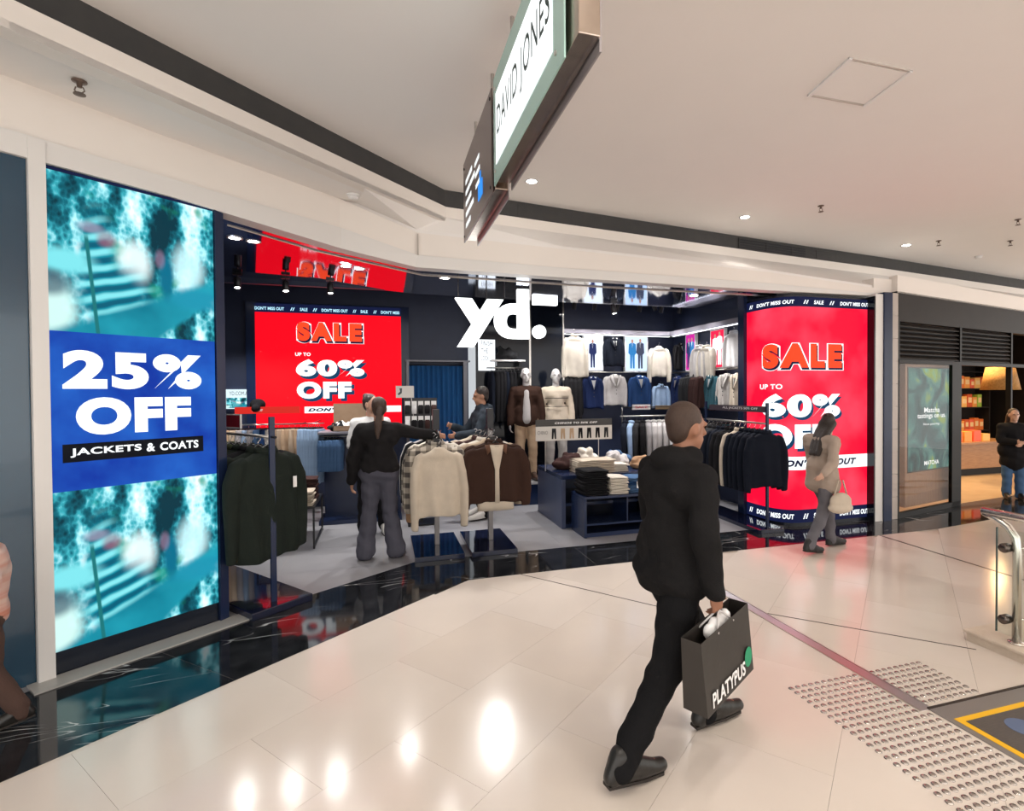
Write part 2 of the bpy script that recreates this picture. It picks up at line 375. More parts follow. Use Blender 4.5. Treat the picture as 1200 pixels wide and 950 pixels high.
# air vents in the dark band
def vent(pa, pb, label):
    a, b = at_z(pa[0], pa[1], 3.615), at_z(pb[0], pb[1], 3.615)
    k = (b-a).normalized(); nn = V3((k.y, -k.x, 0))
    L_ = (b-a).length; r = empty('ceiling_vent', (a+b)/2, 0, label, 'air vent', None)
    MB().obox((a+b)/2+nn*.008+V3((0, 0, .065)), L_, .012, .13, k, nn).build('backing', M_DARK, r)
    fr = MB()
    for zz in (-.002, .132): fr.obox((a+b)/2+nn*.018+V3((0, 0, zz)), L_+.02, .016, .01, k, nn)
    for p in (a, b): fr.obox(p+nn*.018+V3((0, 0, .065)), .01, .016, .14, k, nn)
    fr.build('frame', M_BAND, r)
    for i in range(3): MB().obox((a+b)/2+nn*.016+V3((0, 0, .03+i*.035)), L_, .012, .006, k, nn, V3((0, 0, 1))).build('slat', M_BAND, r)
    n_ = 5
    for i in range(1, n_): MB().obox(a+(b-a)*(i/n_)+nn*.016+V3((0, 0, .065)), .006, .014, .12, k, nn).build('mullion', M_BAND, r)
vent((606, 254.5), (745, 275), 'long black slot air vent in the charcoal band beyond the directory sign')
vent((865, 291), (1008, 311), 'long black slot air vent in the charcoal band between the two downlights')
vent((1095, 323.5), (1215, 341), 'long black slot air vent in the charcoal band above the tea shop')
vent((540, 245.5), (553, 247.5), 'short black slot air vent at the bend of the charcoal band')

# downlights
def downlight(p, z, label, power=70, r=.055, group=None, seen=True, col=(1, .93, .84), size=2.2, m=None):
    t = empty('downlight', (p[0], p[1], z), 0, label, 'downlight', group)
    MB().lathe((p[0], p[1], z), [(r*.9, -.001), (r*1.25, -.002), (r*1.25, -.006), (r*.9, -.006)], 20, None, False).build('trim_ring', M_WHITE, t, True)
    MB().lathe((p[0], p[1], z), [(0, -.004), (r*.92, -.004), (r*.92, -.0045), (0, -.0045)], 20).build('lens', m or M_LAMP, t)
    if power: spot((p[0], p[1], z-.012), (p[0], p[1], 0), power, col, size, .7, .05, t)
for (x, y), lb in (((873, 254), 'round recessed downlight in white ceiling above the centre of the charcoal vents'), ((1062, 287), 'round recessed downlight in white ceiling near the row of sprinklers'), ((623, 212), 'round recessed downlight in white ceiling just beyond the hanging directory sign')):
    downlight(at_z(x, y, CZ), CZ, lb, 5, size=1.1)
for k, (x, y) in enumerate([(-1.9, 1.3), (-.5, .7), (.7, 1.1), (2.2, 1.3), (3.6, .2), (-2.4, -.4), (1.2, -.6), (2.9, .4), (4.6, 1.0), (5.2, -.6), (7.8, .8), (2.1, -2.4), (-.6, -2.2), (4.4, -2.4), (9.5, 2.2)]):
    downlight((x, y), CZ, 'round recessed downlight in the mall ceiling over the open walkway', 52, group='walkway downlights', r=.06)
# access hatch in the ceiling
hp = [at_z(*p, CZ) for p in ((993, 67), (1072, 82), (1012, 124), (948, 111))]
hc = sum(hp, V3())/4; ha = empty('access_hatch', hc, 0, 'flush square white access hatch in the mall ceiling', 'access hatch')
hx = (hp[1]-hp[0]+hp[2]-hp[3]).normalized(); hy = (hp[2]-hp[1]+hp[3]-hp[0]).normalized(); hw = ((hp[1]-hp[0]).length+(hp[2]-hp[3]).length)/2; hh = ((hp[2]-hp[1]).length+(hp[3]-hp[0]).length)/2
MB().obox(hc-V3((0, 0, .003)), hw*.9, hh*.9, .006, hx, hy).build('panel', M_CEIL, ha)
for sg in (-1, 1):
    MB().obox(hc+hx*sg*hw*.475-V3((0, 0, .007)), hw*.05, hh, .014, hx, hy).build('frame_bar', M_WHITE, ha)
    MB().obox(hc+hy*sg*hh*.485-V3((0, 0, .004)), hw, hh*.03, .008, hx, hy).build('frame_bar', mat('hatch_shadow', (.55, .5, .46), .7), ha)
# sprinklers and detectors
M_SPR = mat('sprinkler_brass', (.16, .12, .10), .35, metal=.8)
def sprinkler(p, label, k=1.0):
    t = empty('sprinkler', p, 0, label, 'sprinkler')
    MB().lathe(p, [(.03*k, 0), (.03*k, -.006), (.012*k, -.01), (.010*k, -.03*k)], 14).build('escutcheon', M_SPR, t, True)
    MB().tube([p+V3((.014*k, 0, -.028*k)), p+V3((.02*k, 0, -.045*k)), p+V3((.004*k, 0, -.06*k))], .003*k, 6).tube([p+V3((-.014*k, 0, -.028*k)), p+V3((-.02*k, 0, -.045*k)), p+V3((-.004*k, 0, -.06*k))], .003*k, 6).build('yoke', M_SPR, t)
    MB().lathe(p, [(.004, -.058*k), (.024*k, -.06*k), (.024*k, -.064*k), (.004, -.066*k)], 14).build('deflector', M_SPR, t)
sprinkler(at_z(962, 241, CZ), 'small bronze sprinkler head in white ceiling between the two right-hand downlights', 1.1)
sprinkler(at_z(1184, 282, CZ), 'small bronze sprinkler head in white ceiling over the tea shop vent', 1.1)
sprinkler(at_z(1193, 257, CZ), 'small bronze sprinkler head in white ceiling above the balustrade', 1.1)
sprinkler(at_z(1100, 282, CZ), 'small bronze sprinkler head in white ceiling beside the tea shop downlight', 1.1)
sp = at_left(93, 97, -.6)[0]
sprinkler(V3((*at_z(93, 97, 3.46)[:2], 3.47)), 'bronze sprinkler head under the bulkhead above the blue sale screen', 1.2)
sprinkler(at_z(723, 296, 3.40), 'bronze sprinkler head under the soffit above the hanging logo sign', 1.2)
sprinkler(at_z(959, 324, 3.36), 'bronze sprinkler head under the soffit above the curved red screen', 1.1)
def detector(p, label, k=1):
    t = empty('smoke_detector', p, 0, label, 'smoke detector')
    MB().lathe(p, [(.055*k, 0), (.055*k, -.012*k), (.048*k, -.014*k)], 20).build('base', M_WHITE, t, True)
    MB().lathe(p, [(.045*k, -.014*k), (.042*k, -.035*k), (.02*k, -.042*k), (.006*k, -.042*k)], 20).build('sensor', M_WHITE, t, True)
detector(at_z(414, 228, 3.455), 'round white smoke detector under the bulkhead near the bend')
detector(at_z(1147, 300, CZ), 'flat round grey detector in white ceiling over the tea shop', .9)
detector(at_z(943, 320, 3.37), 'small round white detector under the soffit above the curved screen', .6)

# ================================================================ SHELL OF THE SHOP
BY, RX, LX = 8.56, 5.10, -2.75
struct(MB().box(LX-.1, RX+.1, BY, BY+.1, 0, 3.7).build('wall_back', M_NAVYW))
struct(MB().add([(RX, 6.06, 0), (RX, BY, 0), (RX, BY, 3.6), (RX, 6.92, 3.6), (RX, 6.92, 2.96), (RX, 6.06, 2.96), (RX+.1, 6.06, 0), (RX+.1, BY, 0), (RX+.1, BY, 3.6), (RX+.1, 6.92, 3.6), (RX+.1, 6.92, 2.96), (RX+.1, 6.06, 2.96)], [(0, 5, 4, 3, 2, 1), (6, 7, 8, 9, 10, 11), (0, 1, 7, 6), (1, 2, 8, 7), (2, 3, 9, 8), (3, 4, 10, 9), (4, 5, 11, 10), (5, 0, 6, 11)]).build('wall_right', M_NAVYW))
struct(MB().box(LX-.1, LX, 3.6, BY, 0, 3.7).build('wall_left', M_NAVYW))
struct(MB().box(LX, RX+.1, 6.92, BY, 3.5, 3.6).build('ceiling_shop', M_NAVYW))
struct(MB().box(LX, RX+.1, 6.86, 6.92, 2.98, 3.6).build('wall_drop', M_NAVYW))
sfr = [(LP(1.60, -1.02), 3.07), (LP(.8, -1.02), 3.03), (V3((.42, 5.49, 0)), 2.955), (V3((2.3, 5.49, 0)), 2.93), (V3((4.6, 5.49, 0)), 2.93), (V3((5.10, 5.49, 0)), 2.93)]
srr = [(-2.7, 3.07), (-.7, 3.03), (.42, 2.955), (2.3, 2.93), (4.6, 2.93), (5.1, 2.93)]
struct(MB().ribbon([V3((p.x, p.y, z)) for p, z in sfr], [V3((x, 6.9, z)) for x, z in srr], V3((0, 0, .06))).build('ceiling_mirror_soffit', M_MIRROR))
struct(MB().tube([V3((p.x, p.y, z-.006))+V3((-.0, .28, 0)) for p, z in sfr], .007, 6).build('trim_5', M_STEEL))
for k, (x, y) in enumerate([(275, 278), (297, 282), (405, 311), (421, 314), (521, 325), (813, 346)]):
    q = at_z(x, y, 2.945 if x > 450 else 3.04); zz = 3.065 if x < 350 else 3.005 if x < 450 else 2.95 if x < 600 else 2.93
    q = at_z(x, y, zz); downlight((q.x, q.y), zz-.003, 'round downlight in the mirrored soffit just inside the shop opening', 18, .05, 'soffit downlights', col=(1, .97, .94))
# ================================================================ EMISSIVE PICTURES
def red_screen(name, c1, c2, st, scratch=False):
    m = bpy.data.materials.new(name); nt, b = nodes(m); N, L = nt.nodes, nt.links
    b.inputs['Base Color'].default_value = (.01, .005, .005, 1); b.inputs['Specular IOR Level'].default_value = .06; b.inputs['Roughness'].default_value = .5
    tc = N.new('ShaderNodeTexCoord'); n = N.new('ShaderNodeTexNoise'); n.inputs['Scale'].default_value = 1.7 if not scratch else 9; n.inputs['Detail'].default_value = 3 if not scratch else 9
    n.inputs['Roughness'].default_value = .4 if not scratch else .8
    L.new(tc.outputs['Object'], n.inputs['Vector'])
    r = N.new('ShaderNodeValToRGB'); e = r.color_ramp.elements; e[0].color = (*c1, 1); e[1].color = (*c2, 1)
    e[0].position, e[1].position = (.42, .72) if not scratch else (.64, .74)
    L.new(n.outputs[0], r.inputs[0]); L.new(r.outputs[0], b.inputs['Emission Color']); b.inputs['Emission Strength'].default_value = st; return m
E_REDR = red_screen('led_red_clouds', (.92, .003, .035), (1, .075, .13), 1.05)
E_REDB = red_screen('led_red_scratched', (.93, .002, .012), (1, .16, .17), 1.05, True)
E_WHITE = em('led_white', (.93, .98, 1), 1.2); E_NAVY = em('led_navy', (.006, .010, .045), 1); E_SHAD = em('led_shadow', (.004, .05, .12), 1)
E_ORANGE = em('led_orange', (1, .07, .02), 1.0); E_INK = em('led_ink', (.01, .012, .05), .8); E_PALE = em('led_paleblue', (.45, .78, .95), 1.1)
def blue_screen():
    m = bpy.data.materials.new('led_blue'); nt, b = nodes(m); N, L = nt.nodes, nt.links
    b.inputs['Base Color'].default_value = (.005, .005, .01, 1); b.inputs['Specular IOR Level'].default_value = .06; tc = N.new('ShaderNodeTexCoord')
    n = N.new('ShaderNodeTexNoise'); n.inputs['Scale'].default_value = 2.2; n.inputs['Detail'].default_value = 4; L.new(tc.outputs['UV'], n.inputs['Vector'])
    r = N.new('ShaderNodeValToRGB'); e = r.color_ramp.elements; e[0].position = .35; e[1].position = .75; e[0].color = (.002, .035, .36, 1); e[1].color = (.02, .16, .66, 1)
    L.new(n.outputs[0], r.inputs[0]); L.new(r.outputs[0], b.inputs['Emission Color']); b.inputs['Emission Strength'].default_value = .9; return m
E_BLUE = blue_screen()
def photo_screen():
    # cool-toned out-of-focus picture: leaves and sky above a ribbed knit sleeve
    m = bpy.data.materials.new('led_foliage_picture'); nt, b = nodes(m); N, L = nt.nodes, nt.links
    b.inputs['Base Color'].default_value = (.005, .01, .01, 1); b.inputs['Specular IOR Level'].default_value = .06; tc = N.new('ShaderNodeTexCoord')
    sep = N.new('ShaderNodeSeparateXYZ'); L.new(tc.outputs['UV'], sep.inputs[0])
    def math_(op, a, c=None, clamp=False):
        n = N.new('ShaderNodeMath'); n.operation = op; n.use_clamp = clamp
        for i, x in enumerate((a, c)):
            if x is None: continue
            if isinstance(x, (int, float)): n.inputs[i].default_value = x
            else: L.new(x, n.inputs[i])
        return n.outputs[0]
    def ramp(fac, stops):
        r = N.new('ShaderNodeValToRGB'); e = r.color_ramp.elements
        while len(e) < len(stops): e.new(.5)
        for q, (p, c) in zip(e, stops): q.position = p; q.color = (*c, 1)
        L.new(fac, r.inputs[0]); return r.outputs[0]
    def mix(f, a, c):
        n = N.new('ShaderNodeMix'); n.data_type = 'RGBA'; L.new(f, n.inputs['Factor'])
        for k, x in (('A', a), ('B', c)):
            if isinstance(x, tuple): n.inputs[k].default_value = (*x, 1)
            else: L.new(x, n.inputs[k])
        return n.outputs['Result']
    def noise(scale, sx, sy, rot, det=5, off=0):
        mp = N.new('ShaderNodeMapping'); mp.inputs['Scale'].default_value = (sx, sy, 1); mp.inputs['Rotation'].default_value = (0, 0, rot); mp.inputs['Location'].default_value = (off, off, 0)
        L.new(tc.outputs['UV'], mp.inputs[0]); n = N.new('ShaderNodeTexNoise'); n.inputs['Scale'].default_value = scale; n.inputs['Detail'].default_value = det; L.new(mp.outputs[0], n.inputs['Vector']); return n.outputs[0]
    u, v = sep.outputs[0], sep.outputs[1]
    def soft(x, a, c):
        n = N.new('ShaderNodeMapRange'); n.interpolation_type = 'SMOOTHSTEP'; n.inputs['From Min'].default_value = a; n.inputs['From Max'].default_value = c; L.new(x, n.inputs[0]); return n.outputs[0]
    def blob(cu, cv, ru, rv):
        a = math_('DIVIDE', math_('SUBTRACT', u, cu), ru); c = math_('DIVIDE', math_('SUBTRACT', v, cv), rv)
        d = math_('SQRT', math_('ADD', math_('MULTIPLY', a, a), math_('MULTIPLY', c, c)))
        return math_('SUBTRACT', 1, soft(d, .45, 1.25))
    vo = N.new('ShaderNodeTexVoronoi'); vo.inputs['Scale'].default_value = 34; mpv = N.new('ShaderNodeMapping'); mpv.inputs['Scale'].default_value = (1, .8, 1); mpv.inputs['Rotation'].default_value = (0, 0, .6); L.new(tc.outputs['UV'], mpv.inputs[0]); L.new(mpv.outputs[0], vo.inputs['Vector'])
    lf = math_('ADD', math_('MULTIPLY', noise(3.0, 2.0, .75, .55, 7), .95), math_('MULTIPLY', vo.outputs['Distance'], .10))
    base = ramp(lf, [(.41, (0, .03, .05)), (.485, (.004, .13, .18)), (.54, (.04, .40, .48)), (.60, (.38, .84, .92)), (.70, (.92, 1, 1))])
    green = math_('MULTIPLY', soft(noise(4, 1, 1, 0, 2, 4.), .58, .68), .75)
    base = mix(green, base, (.01, .28, .16))
    sky = blob(.47, .50, .11, .17); base = mix(math_('MULTIPLY', sky, .85), base, (.85, 1, 1))
    sky2 = blob(.82, .52, .12, .2); base = mix(math_('MULTIPLY', sky2, .8), base, (.62, .95, 1))
    pale = blob(.03, .15, .13, .22); base = mix(math_('MULTIPLY', pale, .9), base, (.66, .95, .9))
    # ribbed knit body
    wv = N.new('ShaderNodeTexWave'); wv.inputs['Scale'].default_value = 3.3; wv.inputs['Distortion'].default_value = 2.2; wv.inputs['Detail'].default_value = 2; mpw = N.new('ShaderNodeMapping'); mpw.inputs['Rotation'].default_value = (0, 0, 1.25); L.new(tc.outputs['UV'], mpw.inputs[0]); L.new(mpw.outputs[0], wv.inputs['Vector'])
    knit = ramp(wv.outputs[0], [(.1, (.0, .10, .17)), (.45, (.005, .27, .36)), (.95, (.22, .74, .80))])
    base = mix(blob(.26, .46, .11, .36), base, knit); base = mix(blob(.36, .27, .24, .22), base, knit); base = mix(blob(.08, .45, .18, .09), base, (.2, .72, .78))
    base = mix(math_('MULTIPLY', blob(.0, .30, .14, .09), .75), base, (.0, .035, .09))
    tr = math_('SUBTRACT', math_('ADD', math_('MULTIPLY', u, .47), .0), v)      # trouser below a rising diagonal
    tm = math_('MULTIPLY', soft(tr, -.03, .05), math_('SUBTRACT', 1, soft(math_('SUBTRACT', math_('MULTIPLY', u, .85), v), .50, .56)))
    trc = ramp(noise(2.0, 1, 1, .3, 3, 2.), [(.3, (.0, .16, .24)), (.7, (.015, .36, .47))]); base = mix(tm, base, trc)
    base = mix(math_('MULTIPLY', blob(.90, .30, .26, .09), .92), base, (.01, .27, .40))
    base = mix(blob(.67, .44, .05, .17), base, (.0, .14, .24))
    base = mix(math_('MULTIPLY', blob(.31, .63, .06, .06), .55), base, (.36, .10, .16)); base = mix(math_('MULTIPLY', blob(.22, .69, .08, .04), .7), base, (.30, .30, .42)); base = mix(math_('MULTIPLY', blob(.63, .56, .035, .07), .45), base, (.35, .22, .35))
    strap = math_('ABSOLUTE', math_('SUBTRACT', u, math_('SUBTRACT', .255, math_('MULTIPLY', v, .09))))
    sm = math_('MULTIPLY', math_('SUBTRACT', 1, soft(strap, .006, .016)), math_('SUBTRACT', 1, soft(v, .60, .66))); base = mix(sm, base, (.01, .16, .17))
    L.new(base, b.inputs['Emission Color']); b.inputs['Emission Strength'].default_value = 1.0; return m
E_PIC = photo_screen()

# ================================================================ LEFT SCREEN UNIT
SO = -.94
def lsz(px, py): return at_left(px, py, SO)
s0, s1 = (lsz(53, 192)[0]+lsz(65, 765)[0])/2, (lsz(248, 245)[0]+lsz(257, 705)[0])/2
zt, zb = (lsz(53, 192)[1]+lsz(248, 245)[1])/2, (lsz(65, 765)[1]+lsz(257, 705)[1])/2
def LS(lift_=0): return lambda s, z: LP(s, SO+lift_, z)
ls = empty('digital_billboard', LP((s0+s1)/2, SO-.1, 0), 0, 'tall portrait LED screen advertising 25% off jackets and coats', 'screen')
MB().add([LP(s0, SO-.01, 0), LP(s1, SO-.01, 0), LP(s1, SO-.3, 0), LP(s0, SO-.3, 0), LP(s0, SO-.01, zt+.03), LP(s1, SO-.01, zt+.03), LP(s1, SO-.3, zt+.03), LP(s0, SO-.3, zt+.03)],
         [(0, 3, 2, 1), (4, 5, 6, 7), (0, 1, 5, 4), (1, 2, 6, 5), (2, 3, 7, 6), (3, 0, 4, 7)]).build('cabinet', mat('screen_casing', (.006, .01, .02), .25), ls)
zb1 = (lsz(60, 387)[1]+lsz(250, 400)[1])/2; zb0 = (lsz(62, 577)[1]+lsz(255, 555)[1])/2
def patch(za, zc, l): return MB().grid(lambda u, v: LP(s0+(s1-s0)*u, SO+l, za+(zc-za)*v), 1, 1)
patch(zb1, zt-.02, .001).build('picture', E_PIC, ls); patch(zb, zb0, .001).build('picture', E_PIC, ls)
ban = patch(zb0, zb1, .001).build('banner', E_BLUE, ls); MB().grid(lambda u, v: LP(s0+(s1-s0)*u, SO+.001, zt-.02+.02*v), 12, 1).build('top_strip', E_NAVY, ls)
def ltext(t, p0, p1, parent, m, lf, off, sp, shear=0, base=None, du=0, dv=0):
    a, c = lsz(*p0), lsz(*p1); return MB().text(t, LS(lf), a[0], c[0], a[1], c[1], off, shear, sp, 5, base, du, dv).build('lettering', m, parent)
def lbox(p0, p1, q0, q1, lf, m, parent, name):
    P = [lsz(*x) for x in (p0, p1, q1, q0)]; return MB().add([LP(a, SO+lf, c) for a, c in P], [(0, 1, 2, 3)]).build(name, m, parent)
def lfit(t, xl, xr, ym_t, ym_b, **k):   # box from left/right x and the top/bottom rows at its middle
    xm = (xl+xr)/2; a = lsz(xl, ym_b)[0]; c = lsz(xr, ym_b)[0]; z1_ = lsz(xm, ym_t)[1]; z0_ = lsz(xm, ym_b)[1]
    return MB().text(t, LS(k.get('lf', .004)), a, c, z0_, z1_, k.get('off', .05), k.get('shear', 0), k.get('sp', 1.15), 6)
lfit('25%', 73, 236, 413, 456, off=.055, sp=1.17).build('lettering', E_WHITE, ban); lfit('OFF', 89, 224, 465, 507, off=.062, sp=1.12).build('lettering', E_WHITE, ban)
zc0, zc1 = (lsz(73, 543)[1]+lsz(238, 528)[1])/2, (lsz(73, 520)[1]+lsz(238, 511)[1])/2
bd = MB().grid(lambda u, v: LP(lsz(73, 530)[0]+(lsz(238, 520)[0]-lsz(73, 530)[0])*u, SO+.004, zc0+(zc1-zc0)*v)).build('badge', em('led_black', (.004, .006, .012), .6), ban)
la_, lb_ = lsz(82, 530)[0], lsz(232, 520)[0]
for wd_, f0, f1 in (('JACKETS', 0, .515), ('&', .555, .625), ('COATS', .665, 1)): MB().text(wd_, LS(.007), la_+(lb_-la_)*f0, la_+(lb_-la_)*f1, zc0+(zc1-zc0)*.26, zc0+(zc1-zc0)*.76, .03, 0, 1.08, 4).build('lettering', E_WHITE, bd)
# navy post closing the unit, white pillar and neighbouring panel
struct(MB().add([LP(s1-.005, SO+.02, 0), LP(s1-.075, SO+.0, 0), LP(s1-.075, SO-.45, 0), LP(s1-.005, SO-.45, 0), LP(s1-.005, SO+.02, zt+.03), LP(s1-.075, SO+.0, zt+.0), LP(s1-.075, SO-.45, zt+.03), LP(s1-.005, SO-.45, zt+.03)],
         [(0, 3, 2, 1), (4, 5, 6, 7), (0, 1, 5, 4), (1, 2, 6, 5), (2, 3, 7, 6), (3, 0, 4, 7)]).build('trim_6', M_NAVY))
struct(MB().prism([LP(s0+.005, OFF+.01)[:2], LP(s0+.082, OFF+.01)[:2], LP(s0+.082, OFF-.2)[:2], LP(s0+.005, OFF-.2)[:2]], 0, 3.2).build('trim_7', M_FRAME))
struct(MB().prism([LP(s0+.085, OFF-.03)[:2], LP(7, OFF-.03)[:2], LP(7, OFF-.2)[:2], LP(s0+.085, OFF-.2)[:2]], 0, 3.22).build('wall_neighbour', M_TEAL))

# ================================================================ CURVED RIGHT SCREEN
RPATH = [V3((4.70, 6.08, 0)), V3((4.70, 5.86, 0)), V3((4.715, 5.70, 0)), V3((4.75, 5.58, 0)), V3((4.81, 5.49, 0)), V3((4.89, 5.43, 0)), V3((4.99, 5.405, 0)), V3((5.12, 5.40, 0)), V3((6.05, 5.40, 0))]
RC = [0]
for a, b in zip(RPATH, RPATH[1:]): RC.append(RC[-1]+(b-a).length)
def RSl(lf=0):
    def fn(l, z):
        l = min(max(l, 0), RC[-1]-1e-6)
        for i in range(len(RPATH)-1):
            if l <= RC[i+1]: break
        a, b = RPATH[i], RPATH[i+1]; k = (l-RC[i])/(RC[i+1]-RC[i])
        def nrm(j):
            j0, j1 = max(j-1, 0), min(j+1, len(RPATH)-1); t = (RPATH[j1]-RPATH[j0]).normalized(); return V3((t.y, -t.x, 0))
        n = (nrm(i)*(1-k)+nrm(i+1)*k).normalized(); return a.lerp(b, k)+n*lf+V3((0, 0, z))
    return fn
def rs(px, py):
    r = ray(px, py); best = None
    for i in range(len(RPATH)-1):
        a, b = RPATH[i], RPATH[i+1]; t = (b-a).normalized(); n = V3((t.y, -t.x, 0)); dn = r.dot(n)
        if abs(dn) < 1e-6: continue
        k = (a-CP).dot(n)/dn; p = CP+r*k; q = (p-a).dot(t)
        if -.02 <= q <= (b-a).length+.02 and k > 0 and (best is None or k < best[0]): best = (k, RC[i]+q, p.z)
    return (best[1], best[2]) if best else (0, 1)
RT, RB = 2.865, .045
zr1 = (rs(915, 358)[1]+rs(1010, 364)[1])/2; zr0 = (rs(923, 597)[1]+rs(1010, 591)[1])/2
rsr = empty('digital_billboard', V3((5.3, 5.6, 0)), 0, 'large curved red LED screen beside the dark jacket rack reading SALE up to 60% off', 'screen')
NSEG = 40
def rgrid(l0, l1, z0, z1, lf): return MB().grid(lambda u, v: RSl(lf)(l0+(l1-l0)*u, z0+(z1-z0)*v), NSEG, 1)
MB().ribbon([RSl(-.01)(RC[-1]*k/30, 0) for k in range(31)], [RSl(-.01)(RC[-1]*k/30, RT+.03) for k in range(31)], [RSl(-.13)(RC[-1]*k/30, 0)-RSl(-.01)(RC[-1]*k/30, 0) for k in range(31)]).build('cabinet', mat('screen_casing', (.006, .01, .02), .25), rsr)
rp = rgrid(0, RC[-1], zr0, zr1, .001).build('picture', E_REDR, rsr, True)
rt = rgrid(0, RC[-1], zr1, RT, .001).build('ticker', E_NAVY, rsr, True); rb = rgrid(0, RC[-1], RB, zr0, .001).build('ticker', E_NAVY, rsr, True)
def subtext(txt, off, shear=0, sp=1.0, res=5, n=2):
    vs, fs = text_mesh(txt, off, shear, sp, res); bm = bmesh.new(); bv = [bm.verts.new((x, y, 0)) for x, y in vs]
    for f in fs:
        try: bm.faces.new([bv[i] for i in f])
        except ValueError: pass
    bmesh.ops.triangulate(bm, faces=bm.faces[:])
    for _ in range(n):
        ed = [e for e in bm.edges if e.calc_length() > .12]
        if ed: bmesh.ops.subdivide_edges(bm, edges=ed, cuts=1); bmesh.ops.triangulate(bm, faces=[f for f in bm.faces if len(f.verts) > 3])
    bm.verts.index_update(); out = ([(v.co.x, v.co.y) for v in bm.verts], [tuple(v.index for v in f.verts) for f in bm.faces]); bm.free(); return out
def ctext(txt, fn, l0, l1, z0, z1, off, m, parent, shear=0, sp=1.12, base=None, du=0, dv=0, n=3):
    vs, fs = subtext(txt, off, shear, sp, 5, n); bs, _ = text_mesh(txt, off if base is None else base, shear, sp, 5)
    xs = [p[0] for p in bs]; ys = [p[1] for p in bs]; x0, x1, y0, y1 = min(xs), max(xs), min(ys), max(ys)
    return MB().add([fn(l0+(x-x0)/(x1-x0)*(l1-l0)+du, z0+(y-y0)/(y1-y0)*(z1-z0)+dv) for x, y in vs], fs).build('lettering', m, parent)
def sale_set(fn, rs_, parent, k, dsh):
    # SALE with outline and drop shadow, UP TO, 60%, OFF ; rs_ gives (along, height) of a named box
    a, c = rs_('sale')
    ctext('SALE', fn(.004*k), a[0], c[0], a[1], c[1], .125, E_WHITE, parent, 0, 1.34, .07, dsh*.3, -dsh*.4)
    ctext('SALE', fn(.006*k), a[0], c[0], a[1], c[1], .078, E_INK, parent, 0, 1.34, .07, dsh*.5, -dsh*.75)
    ctext('SALE', fn(.009*k), a[0], c[0], a[1], c[1], .07, E_ORANGE, parent, 0, 1.34)
    a, c = rs_('upto'); ctext('UP TO', fn(.006*k), a[0], c[0], a[1], c[1], .03, E_WHITE, parent, 0, 1.08)
    for key, t, of in (('pct', '60%', .058), ('off', 'OFF', .062)):
        a, c = rs_(key); ctext(t, fn(.004*k), a[0], c[0], a[1], c[1], of, E_SHAD, parent, 0, 1.14, None, dsh*1.1, -dsh*1.2)
        ctext(t, fn(.008*k), a[0], c[0], a[1], c[1], of, E_WHITE, parent, 0, 1.14)
RBOX = {'sale': ((894, 431), (986, 402)), 'upto': ((891, 456), (917, 450)), 'pct': ((893, 489), (984, 461)), 'off': ((893, 526), (968, 497))}
def rbox(k):
    (x0, y0), (x1, y1) = RBOX[k]; a = rs(x0, y0); c = rs(x1, y1); xm = (x0+x1)/2
    return (a[0], rs(xm, y0)[1]), (c[0], rs(xm, y1)[1])
sale_set(RSl, rbox, rp, 1, .03)
a, c = rs(893, 553), rs(1012, 531); zz0, zz1 = rs(1000, 547)[1], rs(1000, 532)[1]
rbn = rgrid(a[0], RC[-1], zz0, zz1, .004).build('banner', E_WHITE, rp)
ctext("DON'T MISS OUT", RSl(.008), rs(908, 540)[0], rs(1003, 540)[0], zz0+.04, zz1-.04, .055, E_INK, rbn, .3, 1.16)
for par, z0_, z1_ in ((rt, zr1, RT), (rb, RB, zr0)):
    hh_ = z1_-z0_
    for t, l0, l1 in (('//', .10, .17), ("DON'T MISS OUT", .24, .74), ('//', .86, .94), ('SALE', 1.02, 1.17), ('//', 1.26, 1.34), ("DON'T MISS OUT", 1.43, 1.90)):
        ctext(t, RSl(.005), l0, l1, z0_+hh_*.28, z0_+hh_*.68, .035, E_WHITE, par, .1 if t != '//' else .0, 1.05, n=1)
# glossy dark reveal, white frame, navy post and stone pier at the right end
struct(MB().box(6.055, 6.075, 5.30, 5.62, .0, 2.90).build('trim_8', mat('gloss_reveal', (.004, .006, .012), .06)))
struct(MB().box(6.075, 6.20, 5.30, 5.62, 0, 2.93).build('trim_9', M_FRAME)); struct(MB().box(6.20, 6.335, 5.28, 5.6, 0, 2.955).build('trim_10', M_NAVY))
pier = struct(MB().box(6.345, 6.47, 5.34, 5.9, 0, 2.96).build('wall_pier', M_GROUT))
for k in range(10): MB().box(6.338, 6.478, 5.322, 5.9, .003+k*.296, .295+k*.296).build('stone', mat('pier_stone', (.50, .44, .40), .3, col2=(.42, .37, .33), scale=4), pier)
struct(MB().box(4.645, 4.695, 6.03, 6.15, 0, 2.93).build('trim_11', M_NAVY))
struct(MB().box(4.695, 5.2, 6.09, 6.15, 0, 3.0).build('wall_jamb', M_NAVYW))

